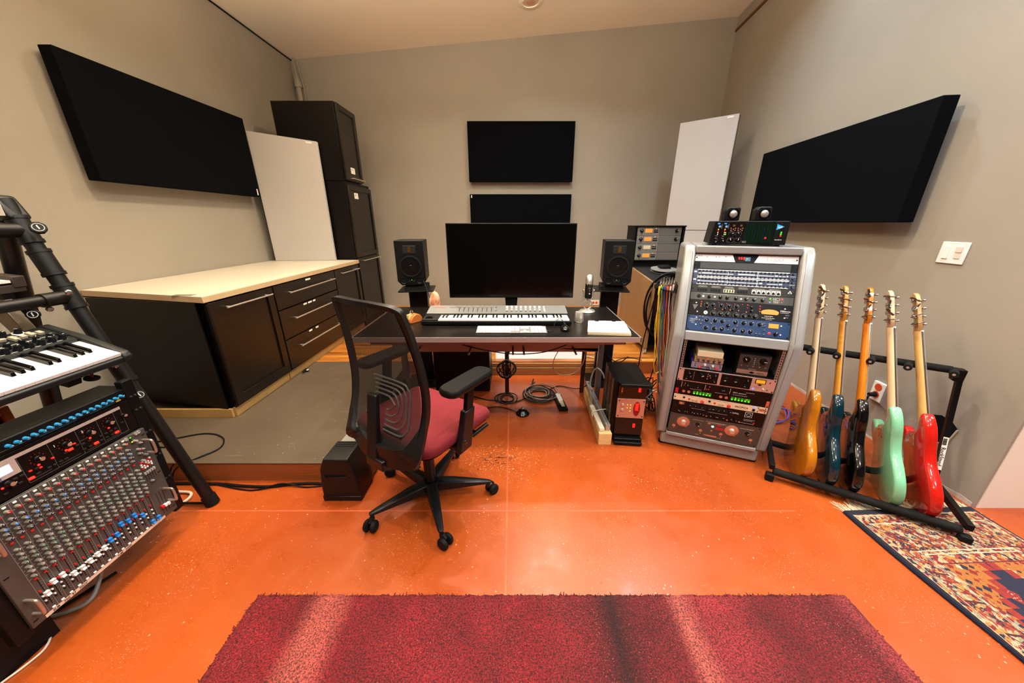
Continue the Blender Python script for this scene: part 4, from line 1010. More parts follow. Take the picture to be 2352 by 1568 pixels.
# --- lower bay (LO coordinates measured from its bottom)
def lo(label, z0, z1, m, **k): return unit(label, FL, z0, z1-z0, m, **k)
gry = mat('gun_grey_face', '#4a463f', .4, metal=.3)
t = lo('grey three-space compressor with two big copper dials, lowest in the rack', .002, .144, gry)
copper = mat('copper_dial', '#c8876b', .35, metal=.5)
for x in (.08, .342):
    mb = MB(); mb.lathe([(.036, 0), (.036, .003), (.033, .005), (0, .005)], (x, 0, .089), (0, -1, 0), 32); d = mb.build('dial', copper, t)
    mb = MB(); mb.lathe([(.018, .005), (.016, .012), (.013, .020), (0, .021)], (x, 0, .089), (0, -1, 0), 24); mb.build('dial_knob', steel, d)
    ring_marks(t, x, .089, .039, 15)
for x in (.16, .421): knob(t, x, .088, .011, blackg, .016); ring_marks(t, x, .088, .016, 11)
led(t, .242, .092, mat('led_teal', '#c0fff0', .3, emit='#b8ffe8', es=30), .006, name='lamp')
for x, z in ((.032, .049), (.183, .048), (.293, .049), (.448, .047)): MB().lathe([(.0095, 0), (.0095, .0015), (.004, .002), (0, .001)], (x, 0, z), (0, -1, 0), 16).build('socket', copper, t); jack(t, x, z, .004, chrome)
for x, z in ((.035, .032), (.185, .028), (.295, .028), (.45, .028), (.10, .055), (.36, .055)): toggle(t, x, z)
jack(t, .24, .062, .006, chrome); plate(t, .205, .016, .275, .026, copper, .001, 'name_plate'); text('EMI', ink, t, (.208, -.0012, .0175), .008)
plate(t, .26, .075, .31, .092, mat('red_tape', '#a81a20', .5), .0006, 'red_tape'); plate(t, .262, .102, .285, .110, redcap, .0006, 'red_label'); plate(t, .212, .106, .228, .112, copper, .001, 'brass_label')
dashes(t, [(.13, .19, .118), (.20, .31, .121), (.215, .30, .115), (.38, .45, .116), (.16, .18, .014), (.28, .30, .014)]); screws(t, .142)
t = lo('black two-space bass preamp with two rows of small knobs', .146, .240, mat('warm_black', '#100808', .35))
for x in (.1, .126, .158, .198, .225, .253, .276, .306): knob(t, x, .074, .0078, blackm, .012)
jack(t, .048, .076, .009, chrome)
for x in (.038, .05, .075, .091, .115, .132, .148, .161, .174, .213, .241, .255, .286, .326, .345): knob(t, x, .025, .0072, blackm, .011)
for x, z in ((.196, .015), (.305, .012), (.366, .014)): jack(t, x, z, .004, copper)
text('SVPCL', whiteink, t, (.321, -.0005, .064), .0125); plate(t, .384, .055, .42, .09, whiteink, .0006, 'emblem'); plate(t, .386, .057, .418, .088, darkgrey, .0009, 'emblem_inset')
MB().tube([(.402+.010*math.cos(a), -.0012, .072+.010*math.sin(a)) for a in [2*PI*k/20 for k in range(20)]], .0008, 4, closed=True).build('emblem_ring', whiteink, t)
plate(t, .036, .068, .066, .086, mat('dim_beige', '#6d5a4c', .6), .0004, 'label'); led(t, .438, .022, redcap, .0045); dashes(t, [(.385, .44, .038), (.385, .43, .030), (.37, .44, .012), (.11, .18, .052), (.2, .30, .045)])
plate(t, .095, .064, .185, .084, darkgrey, .0003, 'inset'); plate(t, .19, .064, .32, .084, darkgrey, .0003, 'inset'); screws(t, .094)
t = lo('cream one-space preamp with red knobs marked PACIFICA', .241, .283, mat('pacifica_cream', '#e0c8a8', .4))
for x in (.157, .295): knob(t, x, .014, .0095, redcap, .014)
for x in (.086, .222): led(t, x, .018, redcap, .006, name='red_button')
for x in (.057, .194): jack(t, x, .024, .0065, blackp)
for x in (.1, .118, .24, .258): plate(t, x, .011, x+.013, .021, mat('lit_beige', '#b9a58c', .5), .003, 'push_button', bev=.001)
text('PACIFICA', ink, t, (.325, -.0005, .014), .0165, sx=.95); led(t, .419, .032, blueled, .005, name='lamp'); plate(t, .412, .008, .424, .022, ink, .003, 'rocker')
MB().prism([(.457+.017*math.cos(a), .022+.008*math.sin(a)) for a in [2*PI*k/20 for k in range(20)]], -.0006, 0, 'y').build('badge', mat('badge_red', '#b05a48', .5), t)
dashes(t, [(.05, .11, .036), (.19, .25, .036), (.262, .29, .036)], midgrey); screws(t, .042)
for x, z in ((.438, .034), (.472, .034), (.438, .01), (.472, .01)): jack(t, x, z, .003, blackm, name='bolt')
t = lo('black two-channel unit with rows of glowing green buttons', .284, .376, mat('warm_black', '#100808', .35))
for g, x in enumerate((.099, .295)):
    for k in range(6): 
        plate(t, x+k*.0165, .016, x+.012+k*.0165, .036, mat('green_lit', '#1c4a12', .4, emit='#2fa818', es=.5), .0015, 'green_window'); jack(t, x+.006+k*.0165, .020, .0045, greenled, name='green_button')
    led(t, x+.022, .031, yellowled, .003); led(t, x+.078, .031, yellowled, .003)
for x in (.048, .076, .244, .272): jack(t, x, .024, .0085, copper, name='silver_knob'); 
for x in (.066, .119, .24, .252): knob(t, x, .069, .0075, blackm, .012)
for x in (.205, .40, .425): jack(t, x, .022, .004, blackp)
led(t, .045, .064, redcap, .003); led(t, .165, .06, redled, .002); led(t, .175, .06, redled, .002)
for x in (.03, .155, .282): plate(t, x, .052, x+.0015, .088, whiteink, .0005, 'divider')
text('L', whiteink, t, (.047, -.0005, .075), .009); text('R', whiteink, t, (.175, -.0005, .075), .009); text('DAV', whiteink, t, (.298, -.0005, .062), .011); text('electronics', whiteink, t, (.325, -.0005, .062), .0085)
dashes(t, [(.08, .14, .046), (.21, .27, .046), (.298, .37, .050), (.36, .40, .075)]); plate(t, .002, .004, .018, .04, redcap, .001, 'red_end'); plate(t, .466, .004, .4805, .042, mat('orange_end', '#d4602a', .5), .001, 'orange_end'); screws(t, .092)
pinks = mat('silver_pinkish_face', '#c9b2a8', .3, metal=.5)
t = lo('silver two-space channel strip with two black fields and a yellow meter', .378, .462, pinks)
plate(t, .03, .006, .208, .079, mat('black_face', '#0e0908', .35), .001, 'black_field', bev=.002); plate(t, .222, .006, .37, .079, MATS['black_face'], .001, 'black_field', bev=.002)
knob(t, .121, .052, .016, blackm, .018); ring_marks(t, .121, .052, .020, 11)
for x in (.248, .30): knob(t, x, .048, .015, blackm, .016); ring_marks(t, x, .048, .018, 13)
for x, z in ((.055, .062), (.05, .025), (.07, .035), (.19, .062), (.188, .028), (.352, .060), (.345, .024)): knob(t, x, z, .0085, blackm, .013); ring_marks(t, x, z, .011, 9)
for k in range(5): jack(t, .084, .022+k*.011, .002, steel, name='stud')
for x, z in ((.155, .064), (.155, .05), (.165, .056), (.155, .034), (.17, .044)): toggle(t, x, z)
plate(t, .386, .050, .436, .076, ink, .001, 'meter_bezel'); plate(t, .390, .053, .432, .073, mat('meter_yellow', '#d9a020', .4, emit='#e09a08', es=.5), .0018, 'meter')
led(t, .385, .014, blueled, .005, name='lamp'); knob(t, .432, .018, .0065, steel, .012); jack(t, .45, .016, .003, ink); jack(t, .455, .062, .003, ink)
MB().prism([(.40, .042), (.411, .036), (.422, .042), (.411, .048)], -.0005, 0, 'y').build('logo', ink, t); dashes(t, [(.385, .425, .028), (.397, .42, .022)], midgrey); screws(t, .084)
# --- small boxes on the open shelf
def shelfbox(label, x0, w_, z0, h, d, m, front, y0=.02, rz=0):
    M = FL @ Matrix.Translation((x0, y0, z0)) @ Matrix.Rotation(rz, 4, 'Z'); t = thing('desktop_preamp', label, 'preamp', M=M)
    MB().box(0, .0012, 0, w_, d, h).build('case', m, t, bev=.002); MB().box(.001, 0, .001, w_-.001, .0012, h-.001).build('front', front, t); return t
t = shelfbox('silver blue desktop preamp with red knobs, lowest in the shelf pile', .062, .158, .463, .040, .17, mat('violet_case', '#3a3a8a', .4), mat('pale_blue_face', '#9aa0b0', .35, metal=.4))
for x, m_ in ((.045, redcap), (.088, mat('dark_violet', '#2c2440', .4)), (.13, redcap)): knob(t, x, .012, .0078, m_, .014)
for x, z in ((.07, .028), (.11, .026)): knob(t, x, z, .0065, ivory, .01)
for x, z in ((.02, .03), (.02, .016), (.058, .015), (.075, .015), (.105, .02), (.118, .02), (.148, .02), (.145, .032)): jack(t, x, z, .003, blackm)
t = shelfbox('gold one-row desktop compressor in the shelf pile', .072, .148, .5045, .034, .16, mat('taupe_case', '#6a5c4a', .5), mat('gold_face', '#b09a72', .35, metal=.5))
for x in (.02, .047, .073, .101, .128): knob(t, x, .013, .0072, mat('navy_knob', '#16203c', .35), .012)
led(t, .068, .024, redhot, .0022); dashes(t, [(.03, .065, .027)], ink)
for x, z in ((.01, .027), (.10, .026), (.12, .026)): jack(t, x, z, .002, ink)
t = shelfbox('plain cream box on top of the shelf pile', .083, .130, .540, .034, .13, mat('cream_case', '#e3d5b2', .45), mat('cream_case', '#e3d5b2', .45))
for x in (.02, .105): MB().lathe([(.006, .034), (.006, .042), (0, .043)], (x, .08, 0), (0, 0, 1), 12).build('terminal', redcap, t)
t = shelfbox('dark recording interface standing on the shelf beside the pile', .292, .148, .463, .118, .10, mat('interface_case', '#262422', .5), mat('interface_face', '#33302d', .5), .03)
plate(t, .001, .001, .147, .026, mat('pink_silver', '#b08878', .35, metal=.4), .002, 'lower_strip')
for x in (.035, .113): knob(t, x, .088, .018, blackp, .014, ang=-.7 if x < .1 else 1.5); ring_marks(t, x, .088, .021, 11)
for x in (.018, .047, .074, .104, .132): toggle(t, x, .05)
for k in range(4): jack(t, .074, .066+k*.011, .0018, whiteink, name='stud')
for x in (.014, .036): jack(t, x, .013, .0075, steel)
text('ARROW', ink, t, (.098, -.0022, .010), .009); MB().prism([(.06, .013), (.074, .006), (.088, .013), (.074, .020)], -.0026, 0, 'y').build('logo', ink, t); dashes(t, [(.055, .09, .032)])
# ================================================================ guitar stand and basses
DD = Vector((.5307, .8475, 0)); RR = Vector((.8302, -.5550, 0))
FLt = Vector((1.491, 1.554, 0)); FRt = Vector((2.072, 1.166, 0)); BLt = Vector((1.66, 1.82, 0)); BRt = Vector((2.239, 1.432, 0))
TLt = Vector((1.68, 1.94, .68)); TRt = Vector((2.26, 1.55, .68))
t = thing('guitar_stand', 'black multi guitar stand with foam-padded bars holding five basses', 'guitar stand', (1.85, 1.5, 0))
foamt = mat('foam_tube', '#141210', .8, bump=.6, bscale=90, var=.3, vscale=30)
z0 = Vector((0, 0, .052))
for nm, a, b in (('front_bar', FLt, FRt), ('rear_bar', BLt, BRt)):
    MB().tube([a+z0-RR*.0, b+z0+RR*.0], .021 if nm == 'front_bar' else .019, 16).build(nm, foamt, t)
MB().tube([TLt, TRt-RR*.02], .019, 16).build('top_bar', foamt, t)
for a, b, s in ((FLt, BLt, -1), (FRt, BRt, 1)):
    A = a+z0+RR*.012*s-DD*.02; B = b+z0+RR*.012*s+DD*.03
    mb = MB(); mb.slab([A-RR*.012*s+Vector((0, 0, .018)), B-RR*.012*s+Vector((0, 0, .018)), B+RR*.012*s+Vector((0, 0, .018)), A+RR*.012*s+Vector((0, 0, .018))], .032*s); f_ = mb.build('end_frame', blackm, t, bev=.002)
    for p in (A+DD*.0, B-DD*.02): 
        M_ = frame(p-Vector((0, 0, .052)), RR, (0, 0, 1)); mb = MB(); mb.M = M_; mb.box(-.02, -.018, .001, .02, .018, .045); mb.build('foot', rubber, f_, bev=.005)
P0 = BRt+Vector((0, 0, .05))+RR*.012; P1 = TRt+RR*.012
mb = MB(); d_ = (P1-P0).normalized(); e_ = Vector((d_.y, -d_.x, 0)).normalized(); g_ = d_.cross(e_)
mb.hexa([tuple(p+a*.014+b*.009) for p in (P0, P1) for a, b in ((-1, -1), (1, -1), (1, 1), (-1, 1))] if 0 else [tuple(P0+RR*a+DD*b) for a, b in ((-.010, -.014), (.010, -.014), (.010, .014), (-.010, .014))]+[tuple(P1+RR*a+DD*b) for a, b in ((-.010, -.014), (.010, -.014), (.010, .014), (-.010, .014))])
post = mb.build('post', blackm, t, bev=.002)
q0, q1 = P0+(P1-P0)*.18, P0+(P1-P0)*.46
mb = MB(); mb.slab([q0+RR*(-.0095)-DD*.0152, q0+RR*.0095-DD*.0152, q1+RR*.0095-DD*.0152, q1+RR*(-.0095)-DD*.0152], .0008); mb.build('label', paper, post)
LM = frame(q1-RR*.004-DD*.0165, (q0-q1), RR)
tx = text('RockStand', ink, post, (0, 0, 0), .024, (0, 0, 0)); tx.matrix_local = LM @ Matrix.Translation((.055, 0, -.006)) @ Matrix.Rotation(R(90), 4, 'X')
mb = MB(); mb.M = LM
for k in range(14): mb.box(.006+k*.0026, -.0005, -.005, .006+k*.0026+random.choice((.0007, .0014)), .0005, .009)
mb.build('barcode', ink, post)
P0 = BLt+Vector((0, 0, .05))-RR*.012; P1 = TLt-RR*.012
MB().hexa([tuple(P0+RR*a+DD*b) for a, b in ((-.010, -.014), (.010, -.014), (.010, .014), (-.010, .014))]+[tuple(P1+RR*a+DD*b) for a, b in ((-.010, -.014), (.010, -.014), (.010, .014), (-.010, .014))]).build('post', blackm, t)

MB().hexa([tuple(TRt+RR*a+DD*b+Vector((0, 0, c))) for c in (-.05, .012) for a, b in ((-.012, -.025), (.025, -.025), (.025, .018), (-.012, .018))]).build('corner_bracket', blackm, t, bev=.003)
for k, s in enumerate((.035, .20, .365, .56, .76, .985)):
    a = TLt+(TRt-TLt)*s; b = a-DD*.085-RR*.03
    MB().tube([a, b], .0165, 12).build('neck_peg', foamt, t)
    MB().lathe([(.006, 0), (.006, .001), (0, .0012)], tuple(b), tuple((b-a).normalized()), 12).build('screw', steel, t)
fixchildren(t)

BODY = [(0, 0), (-.075, .006), (-.135, .045), (-.156, .105), (-.142, .165), (-.118, .22), (-.122, .275), (-.138, .325), (-.140, .375), (-.120, .415), (-.098, .412), (-.078, .38), (-.055, .352), (-.032, .342),
        (.032, .335), (.05, .322), (.07, .322), (.09, .345), (.112, .352), (.130, .325), (.126, .275), (.112, .225), (.125, .175), (.152, .125), (.158, .075), (.132, .03), (.07, .004)]
keychrome = mat('darkened_chrome', '#7d756c', .2, metal=1)  # chrome colour darkened and browned to stand in for its dim reflections
def make_bass(label, finish, neckm, board, b, nk, spin=0):
    b = Vector(b); Dv = (Vector(nk)-b).normalized(); w_ = (DD-Dv*DD.dot(Dv)).normalized()
    t = thing('bass_guitar', label, 'bass guitar', M=frame(b, w_, Dv) @ Matrix.Rotation(R(spin), 4, 'Z') @ Matrix.Scale(1.035, 4), group='bass guitars in the stand')
    ol = [(p.x*1.06, p.y*1.15-.042) for p in smooth([(x, z, 0) for x, z in BODY], 4, True)]
    T = .042
    def ringat(y, inset, contour=0):
        cx, cz = 0, .19; out = []
        for i, (x, z) in enumerate(ol):
            x0, z0_ = ol[i-1]; x1, z1 = ol[(i+1) % len(ol)]; d = Vector((x1-x0, z1-z0_)); d.normalize()
            nx, nz = d.y, -d.x   # inward/outward
            out.append((x+nx*inset, y, z+nz*inset))
        return out
    # orientation of inward normal
    A_ = sum(ol[i-1][0]*ol[i][1]-ol[i][0]*ol[i-1][1] for i in range(len(ol))); sg = -1 if A_ > 0 else 1
    rings = [ringat(-T/2, sg*.010), ringat(-T/2+.003, sg*.004), ringat(-T/2+.010, 0), ringat(T/2-.010, 0), ringat(T/2-.003, sg*.004), ringat(T/2, sg*.010)]
    bd = MB().loft(rings).build('body', finish, t, sharp=35)
    # neck
    nut = .845; rings = []
    for z, hw, dp in ((.285, .030, .020), (.33, .029, .020), (.36, .0285, .019), (.50, .026, .017), (.70, .0225, .016), (nut-.02, .0205, .016), (nut, .0205, .018)):
        y0 = -T/2-.006; rings.append([(hw*math.cos(a), y0+.004+dp*1.0*math.sin(a), z) for a in [PI*k/8 for k in range(9)]]+[(-hw, y0, z), (hw, y0, z)])
    MB().loft(rings).build('neck', neckm, t, sharp=50)
    mb = MB(); y0 = -T/2-.006; mb.hexa([(-.031, y0-.005, .27), (.031, y0-.005, .27), (.031, y0, .27), (-.031, y0, .27), (-.0205, y0-.005, nut), (.0205, y0-.005, nut), (.0205, y0, nut), (-.0205, y0, nut)])
    fb = mb.build('fretboard', board, t, bev=.001)
    mb = MB(); z = nut; sc = .58
    for k in range(20):
        z = nut-sc*(1-2**(-(k+1)/12)); hw = .0205+(nut-z)/(nut-.27)*.0105; mb.tube([(-hw, y0-.0055, z), (hw, y0-.0055, z)], .0009, 5)
    mb.build('frets', steel, fb)
    # headstock
    hp = [(-.0205, nut), (-.036, nut+.022), (-.04, nut+.05), (-.040, nut+.16), (-.030, nut+.185), (-.008, nut+.198), (.012, nut+.19), (.014, nut+.17), (.004, nut+.10), (.010, nut+.04), (.0205, nut)]
    hd = MB().prism(hp, y0-.001, y0+.015, 'y').build('headstock', neckm, t, bev=.002)
    MB().prism([(-.0205, nut-.004), (.0205, nut-.004), (.0205, nut+.004), (-.0205, nut+.004)], y0-.009, y0, 'y').build('nut', ivory, t)
    for k in range(4):
        zz = nut+.035+k*.040; xx = -.018-.002*k
        mb = MB(); mb.cyl((xx, y0+.016, zz), (xx, y0+.019, zz), .016, n=18); mb.cyl((xx, y0+.019, zz), (xx, y0+.026, zz), .011, n=14); mb.tube([(xx-.012, y0+.023, zz), (-.052, y0+.023, zz-.002)], .0035, 8)
        tn = mb.build('tuner', chrome, hd)
        a0 = random.uniform(0, PI); pts = []
        cl = [(0, -.007), (.010, -.012), (.019, -.013), (.023, -.005), (.019, .0), (.023, .005), (.019, .013), (.010, .012), (0, .007), (-.010, .012), (-.019, .013), (-.023, .005), (-.019, 0), (-.023, -.005), (-.019, -.013), (-.010, -.012)]
        mb = MB(); mb.M = Matrix.Translation((-.063, y0+.023, zz-.002)) @ Matrix.Rotation(a0, 4, 'X') @ Matrix.Rotation(PI/2, 4, 'Z'); mb.prism([(a_, b_) for a_, b_ in cl], -.002, .002, 'z'); mb.build('tuner_key', keychrome, tn, bev=.001)
        mb = MB(); mb.lathe([(.007, 0), (.007, .004), (.0055, .006), (.0055, .016), (.0065, .018), (0, .018)], (xx, y0-.001, zz), (0, -1, 0), 14); mb.build('tuner_post', chrome, tn)
    # strings, bridge, pickup, guard, plate, strap buttons
    mb = MB()
    for k in range(4):
        a = -.0135+.009*k; bx = -.028+.0187*k
        mb.tube([(bx, -T/2-.016, .075), (a, y0-.0105, nut)], .0011-.0001*k, 5); mb.tube([(a, y0-.0105, nut), (-.018-.002*k+.006, y0-.012, nut+.035+k*.040)], .001, 5)
    mb.build('strings', steel, t)
    mb = MB(); mb.box(-.040, -T/2-.004, .05, .040, -T/2, .10)
    for k in range(4): mb.box(-.033+.0187*k, -T/2-.013, .06, -.023+.0187*k, -T/2-.004, .09)
    mb.build('bridge', chrome, t)
    for x in (-.030, .002): MB().box(x, -T/2-.010, .175-(.02 if x > 0 else 0), x+.032, -T/2, .205-(.02 if x > 0 else 0)).build('pickup', blackp, t, bev=.003)
    MB().prism([(-.10, .22), (-.09, .16), (.03, .13), (.09, .10), (.12, .14), (.10, .2), (.09, .3), (.05, .29), (.035, .26), (-.035, .26), (-.06, .33), (-.10, .33)], -T/2-.0025, -T/2, 'y').build('pickguard', ivory if 'black' not in label else blackp, t)
    MB().box(-.026, T/2, .275, .026, T/2+.002, .325).build('neck_plate', chrome, t, bev=.001)
    for x in (-.019, .019):
        for z in (.282, .318): MB().lathe([(.004, 0), (.003, .0015), (0, .0018)], (x, T/2+.002, z), (0, 1, 0), 10).build('screw', chrome, t)
    for p, ax in (((-.112, 0, .424), (-.5, 0, .86)), ((0, 0, -.001), (0, 0, -1))): MB().lathe([(.007, -.002), (.0045, .004), (.0045, .008), (.008, .011), (.007, .014), (0, .015)], p, ax, 12).build('strap_button', chrome, t)
    return t
def gloss(name, c, **k): return mat(name, c, .12, coat=.6, spec=.35, **k)
amber = wood('amber_finish', '#925206', '#b06c0e', (2.5, 2.5, .3), .12, line=14, bump=0); amber.node_tree.nodes['Principled BSDF'].inputs['Coat Weight'].default_value = 1; amber.node_tree.nodes['Principled BSDF'].inputs['Coat Roughness'].default_value = .04
mapale = wood('pale_maple', '#c9a67c', '#d8b98f', (2, 2, .2), .3, line=20, bump=0)
mflame = wood('flame_maple', '#b06d1c', '#cc8b30', (.4, .4, 3.0), .25, line=14, bump=0)
morange = wood('orange_maple', '#c86a10', '#d97c1a', (2, 2, .2), .15, line=16, bump=0)
mtan = wood('tan_maple', '#b98a4a', '#cfa564', (2, 2, .2), .3, line=20, bump=0)
rosew = mat('rosewood', '#3a1f12', .4, var=.3, vscale=40)
sh_ = -.04
specs = [('amber natural wood bass guitar at the left end of the stand', amber, mapale, rosew, (1.678, 1.616), (1.757, 1.84)),
         ('dark teal bass guitar with amber flamed neck, second from the left', gloss('teal_finish', '#02222b'), mflame, rosew, (1.776, 1.55), (1.847, 1.779)),
         ('black bass guitar with glossy orange neck in the middle of the stand', gloss('black_finish', '#060405'), morange, morange, (1.852, 1.5), (1.928, 1.725)),
         ('pale mint green bass guitar with pale maple neck', gloss('mint_finish', '#79b892'), mapale, rosew, (1.98, 1.414), (2.015, 1.666)),
         ('bright red bass guitar with tan neck at the right end of the stand', gloss('red_finish', '#bd1b12'), mtan, rosew, (2.082, 1.346), (2.103, 1.608))]
for lab, fin, nm_, bo, b, nk in specs:
    make_bass(lab, fin, nm_, bo, (b[0]+DD.x*sh_, b[1]+DD.y*sh_, .055), (nk[0], nk[1], .68), 9 if 'amber natural' in lab else 0)

# ================================================================ rugs
n = NT('shag_red', .95); s = n.sep()
stripe = n.ramp(n.math('DIVIDE', n.math('ADD', s[0], 1.1), 2.6), [(0, srgb('#7a1220')), (.10, srgb('#96182c')), (.120, srgb('#96202e')), (.145, srgb('#d0907a')), (.172, srgb('#c98472')), (.195, srgb('#921a2c')), (.36, srgb('#8f2230')), (.46, srgb('#8c1426')), (.49, srgb('#9a2c36')), (.52, srgb('#7a1724')), (.565, srgb('#34090e')), (.605, srgb('#7a1724')), (.645, srgb('#8f2530')), (.664, srgb('#d89a84')), (.69, srgb('#a8434a')), (.80, srgb('#7c1222')), (.89, srgb('#8a1c2c')), (.908, srgb('#b8585a')), (.93, srgb('#8f1f30')), (1, srgb('#8a1a2c'))])
blot = n.ramp(n.noise(4.5, 3), [(.33, .45), (.66, .85)]); fine = n.ramp(n.noise(190, 2), [(.38, .22), (.62, 1.1)])
base = n.mix(1.0, n.mix(1.0, n.mix(1.0, stripe, (1.0, .42, .46, 1), 'MULTIPLY'), blot, 'MULTIPLY'), fine, 'MULTIPLY')
pale = n.math('MULTIPLY', n.ramp(n.noise(230, 1, n.mapping((1, 1, 1), (0, 0, 0), (3, 1, 2))), [(.62, 0.0), (.70, 1.0)]), n.ramp(n.noise(3.0, 2, n.mapping((2.5, .7, 1))), [(.35, .12), (.65, .6)]))
n.col(n.mix(pale, base, srgb('#a8504e'))); shag = n.m
n.bump(n.noise(240, 2), 1.0, .006)
t = thing('shag_rug', 'deep red shag rug with pale pink stripes lying on the orange floor', 'rug', (.15, .2, 0))
random.seed(3); mb = MB(); NX, NY = 190, 60; X0, X1, Y0, Y1 = -1.0, 1.307, -.25, .908
def rug_h(i, j):
    x = X0+(X1-X0)*i/NX; y = Y1-(Y1-Y0)*(j/NY)**1.15
    e = min(i, NX-i)/NX*(X1-X0); e2 = (Y1-y); k = min(1, min(e, e2)/.018)
    wob = .006*noise.noise((x*30, y*30, 1)) if k < 1 else 0
    return (x+(wob if e < .018 else 0), y+(.008*noise.noise((x*35, 3, 1)) if e2 < .018 else 0), .003+.024*math.sqrt(k)+(.005*noise.noise((x*55, y*55, 0)) if k >= .99 else 0))
g = [[rug_h(i, j) for i in range(NX+1)] for j in range(NY+1)]
vs = [p for r in g for p in r]; fs = [(j*(NX+1)+i, j*(NX+1)+i+1, (j+1)*(NX+1)+i+1, (j+1)*(NX+1)+i) for j in range(NY) for i in range(NX)]
mb.add(vs, fs); rug = mb.build('pile_base', shag, t, sharp=180)
# tufts: short yarn blades over the whole pile
mb = MB(); random.seed(5)
def blade(x, y, z, h):
    a = random.uniform(0, 2*PI); dx, dy = math.cos(a)*.0035, math.sin(a)*.0035; lx, ly = random.gauss(0, .006), random.gauss(0, .006)
    mb.add([(x-dx, y-dy, z), (x+dx, y+dy, z), (x+lx+dx*.5, y+ly+dy*.5, z+h), (x+lx-dx*.5, y+ly-dy*.5, z+h)], [(0, 1, 2, 3)])
for k in range(60000):
    y = .892-.42*random.random()**1.3; x = random.uniform(-1.0, 1.305)
    if x < -.985 or x > 1.29 or (x+1)+(.905-y) < .03 or (1.305-x)+(.905-y) < .04: continue
    blade(x, y, .018, random.uniform(.004, .009))
tf = mb.build('pile', shag, t, sharp=180); tf['kind'] = 'stuff'; fixchildren(t)
# oriental rug: vertex-independent procedural pattern in rug coordinates
n = NT('oriental_weave', .9)
U0 = n.sep()
uu, vv = U0[0], U0[1]      # u across (0..w), v along (0 at fringe end)
WD = .67
cu_ = n.math('ABSOLUTE', n.math('SUBTRACT', uu, WD/2))           # distance from centre line
edge = n.math('SUBTRACT', WD/2, cu_)                              # distance from side edge
dist = n.math('MINIMUM', edge, n.math('MULTIPLY', vv, .5))                                # distance from border
cell = n.mapping((1, 1, 1))
vo = n.n('TexVoronoi'); n.link(cell, vo.inputs['Vector']); vo.inputs['Scale'].default_value = 85; vo.distance = 'MANHATTAN'; vo.inputs['Randomness'].default_value = .75
sepc = n.n('SeparateColor'); n.link(vo.outputs['Color'], sepc.inputs[0]); rnd = sepc.outputs[0]
pal = n.ramp(rnd, [(0, srgb('#d8bf98')), (.2, srgb('#97201e')), (.42, srgb('#cf9040')), (.58, srgb('#1e2140')), (.70, srgb('#b8482a')), (.88, srgb('#a8a284'))], 'CONSTANT')
vo2 = n.n('TexVoronoi'); n.link(cell, vo2.inputs['Vector']); vo2.inputs['Scale'].default_value = 34; vo2.distance = 'MANHATTAN'; vo2.inputs['Randomness'].default_value = .45
sepd = n.n('SeparateColor'); n.link(vo2.outputs['Color'], sepd.inputs[0])
field = n.ramp(sepd.outputs[1], [(0, srgb('#9e1c1c')), (.42, srgb('#ded0b0')), (.54, srgb('#1c1f3c')), (.80, srgb('#a3211f')), (.92, srgb('#c8542c'))], 'CONSTANT')
outl = n.ramp(vo2.outputs['Distance'], [(.60, 0.0), (.66, 1.0)])
field = n.mix(outl, field, srgb('#c9782c'))
# diamond of navy in the middle
dm = n.math('ADD', n.math('MULTIPLY', cu_, 1.25), n.math('ABSOLUTE', n.math('SUBTRACT', vv, .72)))
jag = n.math('ADD', dm, n.math('MULTIPLY', n.math('FRACT', n.math('MULTIPLY', vv, 28.0)), .04))
navyf = n.math('LESS_THAN', jag, .44); redring = n.math('LESS_THAN', jag, .48)
motif = n.math('LESS_THAN', n.math('ADD', n.math('ABSOLUTE', n.math('SUBTRACT', n.math('FRACT', n.math('MULTIPLY', uu, 8.5)), .5)), n.math('ABSOLUTE', n.math('SUBTRACT', n.math('FRACT', n.math('MULTIPLY', vv, 6.0)), .5))), .24)
inner = n.mix(n.math('LESS_THAN', vo.outputs['Distance'], .33), srgb('#a8221f'), srgb('#e4d6b8'))
navyc = n.mix(motif, srgb('#1a1e3e'), inner)
field = n.mix(redring, field, srgb('#b02a20')); field = n.mix(navyf, field, navyc)
border = n.ramp(dist, [(0, 0.0), (.012, 0.0), (.013, 1.0)], 'CONSTANT')
def band(a, b): return n.math('MULTIPLY', n.math('GREATER_THAN', dist, a), n.math('LESS_THAN', dist, b))
col = n.mix(n.math('GREATER_THAN', dist, .145), pal, field)
b2 = n.ramp(sepd.outputs[0], [(0, srgb('#cf9242')), (.38, srgb('#d8c39c')), (.62, srgb('#a8281f')), (.82, srgb('#c9742c'))], 'CONSTANT')
tex = n.mix(n.ramp(vo.outputs['Distance'], [(.30, 0.0), (.36, 1.0)]), b2, pal)
col = n.mix(band(.045, .112), col, tex)
for a in (.016, .040, .112, .120, .142): col = n.mix(band(a, a+.0024), col, srgb('#e9dcb8') if a != .142 else srgb('#7a1a1c'))
zig = n.math('LESS_THAN', n.math('ABSOLUTE', n.math('SUBTRACT', n.math('ABSOLUTE', n.math('SUBTRACT', n.math('FRACT', n.math('MULTIPLY', n.math('ADD', uu, vv), 9.0)), .5)), n.math('DIVIDE', n.math('SUBTRACT', dist, .045), .14))), .035)
col = n.mix(n.math('MULTIPLY', zig, band(.045, .112)), col, srgb('#5a1a22'))
col = n.mix(n.math('LESS_THAN', dist, .014), col, srgb('#15182e'))
weave = n.ramp(n.noise(420, 2), [(.3, .32), (.7, .6)])
n.col(n.mix(1.0, col, weave, 'MULTIPLY')); n.bump(n.noise(300, 2), .6, .003); orient = n.m
O0 = Vector((1.69, 1.31, 0)); O1 = Vector((2.352, 1.335, 0)); rz_ = math.atan2(O1.y-O0.y, O1.x-O0.x)
